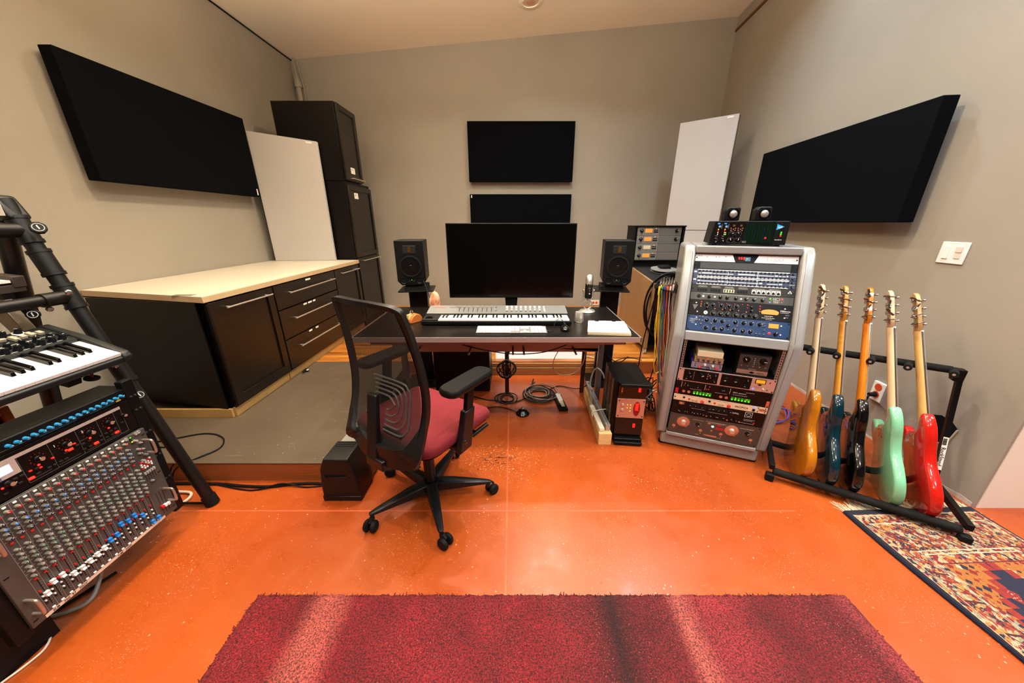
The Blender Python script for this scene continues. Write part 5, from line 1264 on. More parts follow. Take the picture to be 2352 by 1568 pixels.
t = thing('oriental_rug', 'patterned oriental runner rug with navy edge and cream fringe under the guitar stand', 'rug', (O0.x, O0.y, 0), rz_)
t.matrix_world = Matrix.Translation(O0) @ Matrix.Rotation(rz_+PI, 4, 'Z') @ Matrix.Translation((-.0, 0, 0)); t.location = O1; 
mb = MB(); NXr, NYr = 30, 90; vs = []; fs = []
for j in range(NYr+1):
    for i in range(NXr+1):
        x = WD*i/NXr; y = 1.7*j/NYr; vs.append((x+.006*math.sin(y*7)*(1 if i in (0, NXr) else .6), y, .008+.0015*noise.noise((x*6, y*6, 2))))
for j in range(NYr):
    for i in range(NXr): a = j*(NXr+1)+i; fs.append((a, a+1, a+NXr+2, a+NXr+1))
mb.add(vs, fs); o = mb.build('weave', orient, t, sharp=180); so = o.modifiers.new('solid', 'SOLIDIFY'); so.thickness = .007; so.offset = -1
mb = MB()
for x in (0, WD): mb.tube([(x+.006*math.sin(k*.1*7), k*.1, .006) for k in range(18)], .0062, 6)
mb.build('edge_binding', mat('navy_binding', '#14162a', .85), t)
mb = MB(); random.seed(9)
for k in range(260):
    x = WD*k/260+random.uniform(-.002, .002); l = random.uniform(.035, .075); dx = random.gauss(0, .016)
    mb.tube([(x, .004, .006), (x+dx*.4, -l*.5, .004), (x+dx, -l, .002)], .0011, 4)
fr = mb.build('fringe', mat('cream_fringe', '#cdbfa0', .9), t); fr['kind'] = 'stuff'
# ================================================================ on and around the rack
def rkM(X, Yn, z, rz=0): return RM @ Matrix.Translation((X, Yn, z)) @ Matrix.Rotation(rz, 4, 'Z')
t = thing('module_rack', 'black module box with green and red lights on top of the grey rack', 'module rack', M=rkM(.06, .18, 1.2685))
LW, LH = .36, .128
MB().prism([(0, .006), (LW, .006), (LW-.006, LH), (.012, LH)], .004, .24, 'y').build('case', blackp, t, bev=.003)
for x in (.03, LW-.03):
    for y in (.02, .2): MB().cyl((x, y, 0), (x, y, .006), .012).build('foot', rubber, t)
MB().box(.016, .001, .012, .30, .0045, .122).build('front', mat('black_face', '#0e0908', .35), t)
MB().box(.30, -.002, .006, LW, .004, LH-.002).build('side_strip', blackp, t, bev=.002)
yo = [o for o in ()]
def offs(o, y=.001): o.location.y += y; return o
for x in (.038, .07):
    plate(t, x-.010, .111, x+.002, .118, mat('module_blue', '#2a8ad0', .4, emit='#1f7cc8', es=.4), .0006, 'blue_label')
    jack(t, x+.002, .099, .006, mat('blue_knob', '#7fa8e0', .3)); plate(t, x+.010, .088, x+.014, .112, midgrey, .0006, 'meter')
    for k, m_ in enumerate((yellowled, redled, whiteink, whiteink)): led(t, x-.002, .084-k*.009, m_, .0028)
    if x > .05: led(t, x+.004, .057, greenled, .0028); led(t, x+.004, .066, yellowled, .0025)
    knob(t, x, .020, .010, blackm, .008); dashes(t, [(x-.012, x, .048), (x-.012, x, .036)])
for x in (.108, .142):
    jack(t, x, .104, .006, mat('gold_ring', '#b08a50', .3, metal=.9)); knob(t, x-.005, .062, .011, blackm, .012); ring_marks(t, x-.005, .062, .0125, 9); knob(t, x-.004, .026, .0145, blackg, .012); ring_marks(t, x-.004, .026, .016, 11)
    for dx, z in ((-.012, .09), (0, .085), (.009, .09), (-.011, .08), (.008, .079)): jack(t, x+dx, z, .003, copper)
plate(t, .162, .014, .298, .120, mat('dark_green_pcb', '#04180c', .3), .0005, 'open_bay')
for k in range(9): plate(t, .17+k*.0135, .03, .173+k*.0135, .115, mat('pcb_green', '#06200c', .5, spec=.1) if k % 3 else mat('pcb_blue', '#081634', .5, spec=.1), .0008, 'board_edge')
plate(t, .160, .014, .180, .024, midgrey, .0012, 'label'); led(t, .265, .04, redcap, .006)
MB().prism([(.305, .112), (.305, .082), (.338, .099)], -.0032, -.002, 'y').build('logo_arrow', mat('logo_blue', '#1a9be0', .4, emit='#1a9be0', es=.4), t)
text('api', white, t, (.309, -.0036, .092), .017, name='lettering')
for z, m_ in ((.070, greenled), (.061, greenled), (.052, redled)): offs(led(t, .33, z, m_, .0035), -.002)
text('lunchbox', white, t, (.308, -.0025, .030), .0085)
for o in [o for o in C.objects if o.parent == t and o.name.split('.')[0] in ('led',)]: pass
for i, X in enumerate((.125, .272)):
    t = thing('mini_speaker', 'small black cube speaker with silver cone on the module box, ' + ('left one' if i == 0 else 'right one'), 'speaker', M=rkM(X, .24, 1.3985, R(6)))
    MB().prism([(0, 0), (.074, 0), (.074, .064), (.066, .072), (.014, .072), (0, .056)], .0, .07, 'y').build('cabinet', blackp, t, bev=.005)
    c = (.040, -.001, .036)
    MB().lathe([(.027, 0), (.027, .003), (.0215, .004), (.0205, -.002)], c, (0, -1, 0), 24).build('surround', blackg, t)
    MB().lathe([(.0195, .001), (.014, .004), (.007, .006), (0, .0065)], c, (0, -1, 0), 24).build('cone', mat('silver_cone', '#cfc7bd', .3, metal=.7), t)

# power supply tower
t = thing('power_supply', 'upright black rack of power supplies with red digits beside the lumber', 'power supply', (.675, 1.885, 0), R(-6))
MB().box(0, .03, .03, .175, .33, .435).build('case', blackp, t, bev=.002)
MB().box(-.03, .025, .012, -.002, .34, .44).build('rail_side', mat('black_rail', '#14110f', .4, metal=.5), t)
mb = MB(); mb.box(-.034, .03, .0, -.030, .05, .45); mb.box(-.034, .12, .0, -.030, .135, .45); mb.box(-.034, .23, .0, -.03, .245, .45); mb.build('rack_rail', mat('brass_rail', '#6a5c3c', .4, metal=.8), t)
for k in range(9):
    for y in (.04, .127, .237): MB().cyl((-.034, y, .04+k*.045), (-.038, y, .04+k*.045), .004, n=8).build('bolt', chrome, t)
MB().hexa([(-.004, .0, .437), (.185, .0, .437), (.18, .34, .437), (-.004, .34, .437), (-.004, .0, .442), (.185, .0, .442), (.18, .34, .442), (-.004, .34, .442)]).build('top_plate', blackm, t, bev=.001)
MB().box(.0, -.03, .425, .18, .005, .45).build('top_flange', blackm, t, bev=.006)
MB().box(.0, -.03, .006, .18, .03, .028).build('bottom_flange', blackm, t, bev=.006); MB().box(.0, -.012, .028, .18, .028, .045).build('bottom_lip', blackm, t, bev=.006)
for x in (.02, .16): MB().cyl((x, .1, 0), (x, .1, .012), .012).build('foot', rubber, t)
def psu(z0, z1, m): return MB().box(.003, .018, z0, .178, .03, z1).build('faceplate', m, t, bev=.001)
a = psu(.33, .424, blackg); b_ = psu(.185, .325, mat('pink_silver_face', '#c08a72', .35, metal=.4)); c = psu(.05, .18, blackg)
def vdigits(o, s, x, z, h):  # digits turned a quarter, reading downwards
    e = seg_digits(o, s, 0, 0, h, redhot, h*.75, y=0); e.matrix_local = Matrix.Translation((x, .0165, z)) @ Matrix.Rotation(R(90), 4, 'Y'); return e
vdigits(a, '868', .125, .405, .014); vdigits(c, '868', .118, .145, .014)
mb = MB(); mb.prism([(.128+.021*math.cos(q), .255+.052*math.sin(q)) for q in [2*PI*k/28 for k in range(28)]], .0163, .0178, 'y'); mb.build('display', mat('dark_red_window', '#5a0810', .25, emit='#8a0a14', es=.5), b_)
e = vdigits(b_, '0880', .119, .295, .018); e.location.y = .0155
for z in (.282, .245): mb = MB(); mb.lathe([(.010, 0), (.010, .004), (.008, .007), (0, .008)], (.038, .018, z), (0, -1, 0), 20); mb.build('button', steel, b_)
for x, z in ((.068, .282), (.088, .282), (.068, .26), (.088, .26), (.088, .238)): mb = MB(); mb.lathe([(.003, 0), (.0025, .003), (0, .004)], (x, .018, z), (0, -1, 0), 10); mb.build('light', yellowled, b_)
for x, z in ((.015, .31), (.168, .31), (.015, .2), (.168, .2)): mb = MB(); mb.cyl((x, .018, z), (x, .0165, z), .004, n=10); mb.build('screw', ink, b_)
MB().box(.02, .0165, .37, .028, .018, .405).build('orange_sticker', mat('orange_sticker', '#c86a1c', .6), a)
# lumber with metal channel and power strip
pine = wood('lumber', '#c79a5a', '#dcb577', (3, .4, 3), .6, line=24)
t = thing('lumber', 'short pine beam lying on the floor left of the power supplies', 'wood beam', (.61, 1.86, 0), R(0))
MB().hexa([(-.040, 0, 0), (.045, 0, 0), (.055, .68, 0), (-.0, .68, 0), (-.040, 0, .088), (.045, 0, .088), (.055, .68, .088), (-.0, .68, .088)]).build('beam', pine, t, bev=.003)
t = thing('metal_channel', 'long aluminium channel lying along the pine beam', 'metal strip', (.636, 1.86, .088))
mb = MB(); mb.hexa([(-.016, .03, .001), (.012, .03, .001), (.010, .68, .001), (-.018, .68, .001), (-.016, .03, .046), (.012, .03, .046), (.010, .68, .046), (-.018, .68, .046)]); mb.build('channel', mat('dull_aluminium', '#a8a5a2', .4, metal=.5), t, bev=.001)
MB().box(-.003, .031, .0461, -.001, .67, .0468).build('groove', darkgrey, t)
t = thing('power_strip', 'white power strip tied to the top of the pine beam', 'power strip', (.592, 1.88, .0885))
MB().box(-.018, 0, .001, .016, .30, .03).build('body', mat('cream_plastic', '#ded2b8', .45), t, bev=.006)
mb = MB(); mb.tube(smooth([(-.02, .19, .0), (-.02, .19, .034), (.03, .2, .046), (.065, .2, .05), (.085, .195, .06)]), .003, 6); mb.build('cable_tie', white, t)
mb = MB(); mb.cyl((-.0185, .14, .015), (-.023, .14, .015), .008, n=12); mb.build('switch', redcap, t)
mb = MB(); mb.tube(smooth([(0, .30, .015), (.01, .36, .03), (.0, .40, .14), (.02, .42, .24), (.05, .42, .27), (.085, .40, .24), (.10, .39, .2)]), .006, 8); mb.build('cord', mat('grey_cord', '#b9b2a2', .45), t)

# cart with walnut side, and the compressor box on it
walnut = wood('walnut_veneer', '#7a5b3c', '#8f6d49', (1, 1, .12), .45, line=40)
t = thing('rolling_cart', 'rolling cart with walnut side panels and black open front behind the desk', 'cart', (1.335, 3.15, .127))
for x in (0, .54): MB().prism([(0, .072), (0, .725), (.62, .79), (.90, .79), (.90, .072)], x, x+.022, 'x').build('side_panel', walnut, t, bev=.001)
MB().box(.022, .03, .075, .54, .88, .09).build('bottom_shelf', blackp, t); MB().hexa([(.022, .004, .70), (.54, .004, .70), (.54, .56, .775), (.022, .56, .775), (.022, .004, .716), (.54, .004, .716), (.54, .56, .791), (.022, .56, .791)]).build('top', darkgrey, t)
MB().box(.022, .56, .775, .54, .90, .791).build('rear_top', darkgrey, t); MB().box(.022, .84, .09, .54, .86, .76).build('back', blackp, t)
MB().box(.03, .2, .20, .53, .22, .62).build('gear_front', blackg, t)
for x in (.015, .53):
    for y in (.045, .83):
        mb = MB(); mb.box(x-.022, y-.022, .066, x+.022, y+.022, .0715); mb.box(x-.017, y-.010, .026, x-.013, y+.016, .068); mb.box(x+.013, y-.010, .026, x+.017, y+.016, .068); c_ = mb.build('caster', chrome, t)
        mb = MB(); mb.cyl((x-.012, y, .031), (x+.012, y, .031), .031, n=24); mb.build('wheel', mat('clear_wheel', '#b9b4ae', .3), c_)
t = thing('rack_case', 'black rack box with four silver meter compressors standing on the rolling cart', 'rack case', (1.375, 3.86, .918))
MB().box(-.02, .03, .0, .53, .22, .065).build('riser', blackp, t)
mb = MB(); mb.box(-.03, 0, .066, -.01, .24, .44); mb.box(.505, 0, .066, .525, .24, .44); mb.box(-.01, 0, .066, .505, .24, .072); mb.box(-.035, -.01, .43, .53, .24, .442); mb.box(-.01, .22, .07, .505, .235, .43); mb.build('case', blackp, t, bev=.001)
sil = mat('compressor_silver', '#8a8781', .4, metal=.4)
for k in range(4):
    M_ = Matrix.Translation((1.375+.006, 3.868, .918+.075+k*.088)); u = thing('rack_unit', ('silver compressor with small meter in the cart rack, ' + ('lowest of four', 'third from the top', 'second from the top', 'topmost of four')[k]), 'rack unit', M=M_)
    MB().box(0, .0, .0008, .2405, .006, .0865).build('faceplate', sil, u, bev=.001); MB().box(.243, .0, .0008, .4826, .006, .0865).build('blank_plate', mat('compressor_grey', '#6f6c67', .45, metal=.3), u, bev=.001)
    MB().box(.01, .0061, .004, .475, .18, .083).build('chassis', blackp, u)
    knob(u, .045, .048, .019, blackp, .016, ang=-.6); plate(u, .082, .028, .163, .072, mat('meter_bezel2', '#b9a888', .4), .002, 'meter_bezel')
    plate(u, .085, .031, .160, .069, mat('compressor_meter_dim', '#c9bfa0', .4, emit='#c0b080', es=.1) if k == 1 else mat('compressor_meter', '#8a5a28', .4, emit='#ff9638', es=.9), .003, 'meter')
    led(u, .20, .073, orangeled, .006); plate(u, .178, .05, .228, .060, ink, .0006, 'legend'); plate(u, .178, .028, .228, .042, ink, .0006, 'legend')
    jack(u, .018, .05, .004, chrome); jack(u, .05, .015, .004, ink); jack(u, .118, .015, .003, ink)
    for z in (.015, .035, .055, .075): jack(u, .236, z, .003, steel, name='bolt')
    if k > 1: knob(u, .43, .048, .019, blackp, .016, ang=.9); jack(u, .47, .05, .004, chrome)
t = thing('tape_reel', 'flat silver reels stacked on the cart top below the compressor box', 'reel', (1.60, 3.58, .903)); t.rotation_euler = (R(7), 0, 0)
for k, (x, y, r) in enumerate(((0, 0, .13), (.03, .02, .125), (-.02, -.02, .12))): MB().cyl((x, y, .014*k+.002), (x, y, .014*k+.006), r, n=40).build('reel_disc', mat('reel_grey', '#b7b4b0', .3, metal=.6), t)
MB().box(-.05, -.03, .036, .06, .05, .060).build('clamp', blackp, t, bev=.004)
MB().cyl((.0, .0, .002), (.0, .0, .036), .03).build('hub', blackp, t)
t = thing('cable_coil', 'thick coil of black cable hanging from the cart front', 'cable coil', (1.50, 3.20, .62))
mb = MB()
for k in range(5):
    r1 = .155+.012*k; r2 = .27+.014*k; pts = [(r1*math.cos(a)*(1)+.03*math.sin(a*.5+k), -.012*k+.01*math.sin(3*a), r2*math.sin(a)) for a in [2*PI*j/40 for j in range(40)]]
    mb.tube(pts, .0085, 7, closed=True)
mb.build('coil', blackp, t)
mb = MB(); mb.cyl((0, .055, .285), (0, -.06, .29), .008); mb.build('hook', blackm, t)

# patch cables hanging on a comb on the rack side
t = thing('cable_comb', 'small black comb bracket holding coloured patch cables on the rack side', 'cable holder', M=rkM(-.063, .16, 1.0))
mb = MB(); mb.box(-.004, 0, -.02, .0005, .16, .03); mb.hexa([(-.004, 0, -.018), (-.11, .02, .0), (-.11, .14, .0), (-.004, .16, -.018), (-.004, 0, -.014), (-.11, .02, .004), (-.11, .14, .004), (-.004, .16, -.014)])
for k in range(6): mb.box(-.13, .02+k*.024, .0, -.10, .026+k*.024, .005)
mb.build('bracket', blackp, t)
cols = {'yellow': '#d8a818', 'green': '#2f7d5c', 'purple': '#4a2a86', 'orange': '#c8581c', 'white': '#cfc6ba', 'red': '#a01c24'}
order = ['yellow', 'green', 'purple', 'orange', 'white', 'yellow', 'green', 'orange', 'purple', 'red', 'white', 'orange', 'yellow', 'purple']
spots = []
for k, cn in enumerate(order):
    X = -.063-.100+.016*(k % 5)+.004*(k//5); Yn = .175+.03*(k//5)+.006*(k % 5)
    cm = mat('cable_'+cn, cols[cn], .45)
    ordn = {'0': 'front row', '1': 'middle row', '2': 'back row'}[str(k//5)]
    pos = ['outermost', 'second from outside', 'middle', 'second from the rack', 'nearest the rack'][k % 5]
    t = thing('patch_cable', f'{cn} patch cable with silver plug hanging from the comb, {ordn}, {pos}', 'cable', M=rkM(X, Yn, 1.01), group='patch cables on the rack side')
    L = .55+.04*((k*7) % 5); dx = .05+.012*((k*3) % 4); w_ = .012*math.sin(k*2.1)
    pts = smooth([(0, 0, -.02), (.006, 0, -.12), (.018+w_, .004, -.3), (dx*.8, .0, -L), (dx+.02, .01, -L-.02), (dx+.02, .02, -L+.02), (.035+w_, .02, -.3), (.018, .014, -.02)], 5)
    MB().tube(pts, .0028, 6).build('cord', cm, t)
    for q, s in (((0, 0, -.03), 1), ((.016, .014, -.02), 1)):
        MB().lathe([(.0035, -.02), (.0058, .0), (.0058, .032), (.004, .036)], q, (0, .08*s, 1), 12).build('boot', cm, t)
        MB().lathe([(.0035, .036), (.0035, .052), (.0022, .054), (.0022, .068), (.001, .074)], q, (0, .08*s, 1), 10).build('plug', chrome, t)
# ================================================================ keyboard stand
tube = mat('stand_tube', '#0f0d0b', .4, bump=.12, bscale=250, spec=.4)
t = thing('keyboard_stand', 'black tubular A-frame keyboard stand with octagonal clamp knobs', 'keyboard stand', (-1.9, 1.0, 0))
YL = 1.37
def fx(z): return -1.568-.2425*z      # front leg
def bx(z): return -2.262+.213*z       # rear leg
a = Vector((fx(.0), YL, .0)); b = Vector((fx(1.47), YL, 1.47))
for yy in (YL, .05):
    MB().tube([(fx(.03), yy, .03), (fx(1.47), yy, 1.47)], .026, 20).build('front_leg', tube, t)
    MB().tube([(bx(.03), yy, .03), (bx(1.40), yy, 1.40)], .029, 20).build('rear_leg', tube, t)
    for f_, r in ((fx, .031), (bx, .034)):
        MB().cyl((f_(0), yy, .002), (f_(.05), yy, .05), r, n=20).build('foot', rubber, t)
    MB().tube([(fx(.012)-.02, yy-.01, .012), (bx(.012), yy-.01, .012)], .006, 6).build('floor_bar', blackm, t)
    MB().hexa([(fx(1.42)-.03, yy-.034, 1.40), (fx(1.42)+.034, yy-.034, 1.40), (fx(1.42)+.034, yy+.034, 1.40), (fx(1.42)-.03, yy+.034, 1.40), (fx(1.5)-.10, yy-.034, 1.485), (fx(1.5)+.016, yy-.034, 1.485), (fx(1.5)+.016, yy+.034, 1.485), (fx(1.5)-.10, yy+.034, 1.485)]).build('top_cap', tube, t, bev=.012, seg=3)
def clamp(z, f_, r, tie=True):
    d = Vector((f_(z+.05)-f_(z), 0, .05)).normalized(); c = Vector((f_(z), YL, z))
    for k in (-.045, .045): MB().cyl(tuple(c+d*(k-.006)), tuple(c+d*(k+.006)), r+.008, n=20).build('collar', tube, t)
    MB().cyl(tuple(c-d*.045), tuple(c+d*.045), r+.005, n=20).build('clamp_sleeve', tube, t, bev=.001)
    if tie: MB().tube([c, c-Vector((0, .09, 0))], .027, 16).build('clamp_socket', tube, t)
    return c
def oct_knob(c, nrm, r=.021):
    n_ = Vector(nrm).normalized(); M_ = frame(c, n_.orthogonal(), n_)
    mb = MB(); mb.M = M_; pts = [(r*(1+.06*(k % 2))*math.cos(2*PI*k/16), r*(1+.06*(k % 2))*math.sin(2*PI*k/16)) for k in range(16)]
    mb.prism(pts, 0, .018, 'z'); mb.cyl((0, 0, -.03), (0, 0, 0), .009); k_ = mb.build('clamp_knob', blackp, t, bev=.002)
    mb = MB(); mb.M = M_; mb.tube([(r*.68*math.cos(2*PI*k/24), r*.68*math.sin(2*PI*k/24), .0185) for k in range(24)], .0011, 5, closed=True); mb.prism([(-.006, -.006), (-.002, -.006), (.003, .002), (.007, .007), (.002, .007), (-.002, .001)], .0183, .0192, 'z'); mb.build('knob_emblem', whiteink, k_)
for z in (1.36, 1.10): clamp(z, fx, .026); MB().tube([(fx(z), YL-.03, z), (fx(z), .05, z)], .021, 14).build('side_tube', tube, t)
clamp(.76, fx, .026, False); clamp(1.235, fx, .026, False)
oct_knob((fx(1.36)+.085, YL-.02, 1.365), (.8, -.5, .35)); oct_knob((fx(1.1)-.01, YL-.12, 1.055), (.7, -.6, .1), .018)
oct_knob((fx(.62)+.06, YL-.05, .665), (.85, -.4, .4), .019)
for (x, y, z) in ((fx(1.1)+.035, YL-.025, 1.12), (fx(1.1)-.01, YL-.07, 1.062), (fx(.8)+.03, YL-.03, .80), (fx(1.36)-.02, YL-.22, 1.395)):
    MB().lathe([(.011, 0), (.011, .006), (.006, .008), (.006, .010), (0, .010)], (x, y, z), (.9, -.4, .2), 8).build('bolt', chrome, t)
# stickers on the leg top
M_ = frame((fx(1.45)+.035, YL-.036, 1.405), (.75, -.0, -1.0) if 0 else (1, 0, 0), (-.2425, 0, 1))
mb = MB(); mb.M = frame((fx(1.44)-.012, YL-.0345, 1.412), (1, 0, 0), (-.3, 0, 1)); mb.box(0, -.0008, 0, .036, 0, .06); s_ = mb.build('sticker', paper, t)
mb = MB(); mb.M = frame((fx(1.44)-.012, YL-.0355, 1.412), (1, 0, 0), (-.3, 0, 1)); mb.prism([(.006, .04), (.012, .035), (.016, .04), (.016, .054), (.012, .054), (.012, .042), (.008, .046)], -.0003, .0003, 'y'); mb.box(.02, -.0003, .036, .026, .0003, .054); mb.build('sticker_print', ink, s_)
# side bracket for the rack
fixchildren(t)

# ================================================================ rack cabinet with mixer
MF = frame((-1.55, .7095, 0), (0, 1, 0), (0, 0, 1))     # X away from camera along the front, Y into the rack, Z up
t = thing('rack_cabinet', 'black rack cabinet hung in the keyboard stand, holding the mixer', 'rack cabinet', M=MF)
MB().box(-.03, .02, .16, W+.03, .13, .74).build('body', blackp, t)
MB().hexa([(-.03, .005, .752), (W+.03, .005, .752), (W+.03, .13, .752), (-.03, .13, .752), (-.03, .005, .762), (W+.03, .005, .762), (W+.03, .13, .765), (-.03, .13, .765)]).build('top', blackp, t, bev=.004)
for x in (-.04, W+.002):
    MB().box(x, .0, .13, x+.04, .03, .79 if x > 0 else .75).build('side_rail', blackm, t, bev=.002)
for z in (.72, .66, .55, .43, .31, .2):
    for x in (W+.014, W+.03): MB().lathe([(.0055, 0), (.0055, .003), (.003, .005), (0, .005)], (x, 0, z), (0, -1, 0), 8).build('bolt', darkgrey, t)
MB().box(-.10, .08, .0, .08, .3, .16).build('base', blackp, t); MB().box(-.05, .10, .10, W+.10, .18, .165).build('support_beam', blackp, t)
def mu(label, z0, z1, m, nm='rack_unit', cat='rack unit', **k): return unit(label, MF, z0, z1-z0, m, depth=.018, name=nm, cat=cat, **k)
blk = MATS['black_face']
t = mu('black one-space unit with a row of bright blue knobs above the mixer', .720, .762, mat('black_face_soft', '#0b0a0b', .4))
bk = mat('blue_knob_cap', '#1c78a8', .35)
for k in range(17):
    x = 1.174-.0196*k-.7095
    if x > .02: knob(t, x, .021, .0062, bk, .014, ptr=True)
for x0, x1 in ((.05, .2), (.21, .33), (.34, .46)): plate(t, x0, .010, x1, .0112, midgrey, .0005, 'line')
mb = MB(); 
dashes(t, [(.06, .13, .005), (.22, .32, .005), (.36, .44, .005)], bk); plate(t, .445, .004, .462, .010, mat('gold_print', '#c9a020', .5), .0006, 'logo')
for k in range(4): plate(t, .02+k*.014, .018, .028+k*.014, .026, midgrey, .002, 'button')
t = mu('black three-space effects unit with glowing red buttons and a lit display', .585, .718, blk)
plate(t, .0, .109, .448, .120, mat('silver_strip', '#b9a8a0', .4, metal=.3), .0008, 'silver_strip'); plate(t, .0, .062, .15, .110, MATS['silver_strip'], .0007, 'display_panel')
plate(t, .095, .075, .135, .102, mat('lcd_glow', '#cfd8ff', .3, emit='#c0c8ff', es=2.2), .0016, 'display', bev=.001)
for x, z in ((.395, .080), (.334, .078), (.264, .078), (.192, .076)):
    knob(t, x, z, .0105, blackm, .018, cap=mat('copper_cap', '#c8a080', .3, metal=.6)); ring_marks(t, x, z, .016, 9, redcap, .0008); led(t, x-.004, z-.021, redhot, .0034)
knob(t, .113, .046, .0105, blackm, .018, cap=MATS['copper_cap']); led(t, .10, .04, redhot, .003); knob(t, .446, .081, .008, blackm, .016, cap=MATS['copper_cap'])
hot = redhot
for x, z, m_ in ((.408, .029, hot), (.339, .029, hot), (.270, .053, hot), (.160, .026, hot), (.392, .029, None), (.374, .029, None), (.356, .029, None), (.408, .045, None), (.392, .045, None), (.376, .045, None), (.36, .045, None), (.32, .029, None), (.302, .029, None), (.325, .05, None), (.305, .05, None),
                 (.25, .03, None), (.235, .03, None), (.22, .03, None), (.205, .03, None), (.255, .05, None), (.29, .055, None), (.178, .03, None), (.18, .048, None), (.222, .055, redled), (.285, .066, redled), (.165, .05, redled), (.188, .045, redled), (.435, .055, None), (.13, .05, None), (.145, .05, None), (.12, .03, None), (.135, .03, None), (.1, .02, None), (.08, .03, None), (.06, .03, None), (.06, .05, None)):
    s = .0065 if m_ is hot else (.0035 if m_ else .0052)
    MB().box(x-s, -.004, z-s*.6, x+s, 0, z+s*.6).build('lit_button' if m_ else 'button', m_ or darkgrey, t, bev=.001)
for x in (.152, .225, .30, .365, .42): plate(t, x, .012, x+.001, .107, midgrey, .0006, 'line')
plate(t, .152, .012, .447, .013, midgrey, .0006, 'line'); plate(t, .446, .012, .447, .108, midgrey, .0006, 'line')
text('1', whiteink, t, (.236, -.0005, .085), .012); text('2', whiteink, t, (.315, -.0005, .088), .012)
dashes(t, [(.16, .21, .112), (.24, .29, .112), (.32, .35, .112), (.38, .43, .112), (.16, .21, .02), (.23, .29, .02), (.31, .35, .018), (.37, .42, .018), (.3, .34, .062)], ink if 0 else midgrey); text('og', mat('violet_ink', '#3a3360', .5), t, (.092, -.001, .064), .016)
# mixer
mixm = mat('mixer_grey', '#4b4642', .42, metal=.3, var=.1, vscale=20)
t = mu('rack mounted grey mixing console packed with small knobs and white and blue faders', .156, .581, mixm, 'mixing_console', 'mixer')
MB().box(-.004, -.012, -.001, W+.004, -.0005, .425).build('face', mixm, t, bev=.002)
FY = -.012
rowz = [(.403, 'r'), (.375, 'k'), (.357, 'b'), (.339, 'k'), (.321, 'k'), (.276, 'g'), (.259, 'w'), (.240, 'n'), (.223, 'n'), (.203, 'w'), (.186, 'w'), (.164, 'g')]
capc = {'r': redcap, 'k': mat('ink_violet', '#1a1630', .4), 'b': bluecap, 'g': mat('grey_cap', '#4a4844', .4), 'w': mat('light_cap', '#8e8a84', .4), 'n': mat('green_cap', '#1d5a44', .4)}
knobm = mat('mixer_knob', '#8d877e', .28, metal=.35)
kp = {}
for c_ in capc:
    mb = MB(); mb.lathe([(.0056, 0), (.0056, .003), (.005, .004), (.0047, .0125), (.0043, .0135)], axis=(0, -1, 0), n=12); mb.i = 1; mb.cyl((0, -.0130, 0), (0, -.0142, 0), .0042, n=12); mb.i = 2; mb.box(-.0006, -.0147, .0, .0006, -.013, .0044)
    kp[c_] = mb.build('knob', [knobm, capc[c_], whiteink], t)
slots = [(x, z, c_) for k in range(16) for x in [.0515+.0234*k] for z, c_ in rowz]
slots += [(.438, .395, 'w'), (.452, .375, 'k'), (.436, .355, 'r'), (.452, .345, 'k'), (.436, .335, 'g'), (.452, .318, 'n'), (.436, .30, 'w'), (.438, .195, 'k')]
slots.sort(key=lambda s: (s[0]*1.0+(.425-s[1])*.6))
used = set(); rest = MB(); n_in = 0
for i, (x, z, c_) in enumerate(sorted(slots, key=lambda s: s[0]+.5*s[1])):
    if n_in < 100:
        o = kp[c_] if c_ not in used else inst(kp[c_], t, (0, 0, 0), name='knob'); used.add(c_); n_in += 1
        o.location = (x, FY, z); o.rotation_euler = (0, random.uniform(-1.2, 1.2), 0)
    else:
        a = random.uniform(-1.2, 1.2); rest.M = Matrix.Translation((x, FY, z)) @ Matrix.Rotation(a, 4, 'Y')
        rest.i = 0; rest.lathe([(.0056, 0), (.0056, .003), (.005, .004), (.0047, .0125), (.0043, .0135)], axis=(0, -1, 0), n=12)
        rest.i = 1+list(capc).index(c_); rest.cyl((0, -.0130, 0), (0, -.0142, 0), .0042, n=12); rest.i = 7; rest.box(-.0006, -.0147, .0, .0006, -.013, .0044)
o = rest.build('knobs', [knobm]+list(capc.values())+[whiteink], t); o['kind'] = 'stuff'
fz = [.236, .258, .256, .231, .227, .230, .232, .235, .247, .247, .274, .265, .268, .244, .184, .184]
lines = MB(); btns = MB(); tiny = MB(); prt = MB()
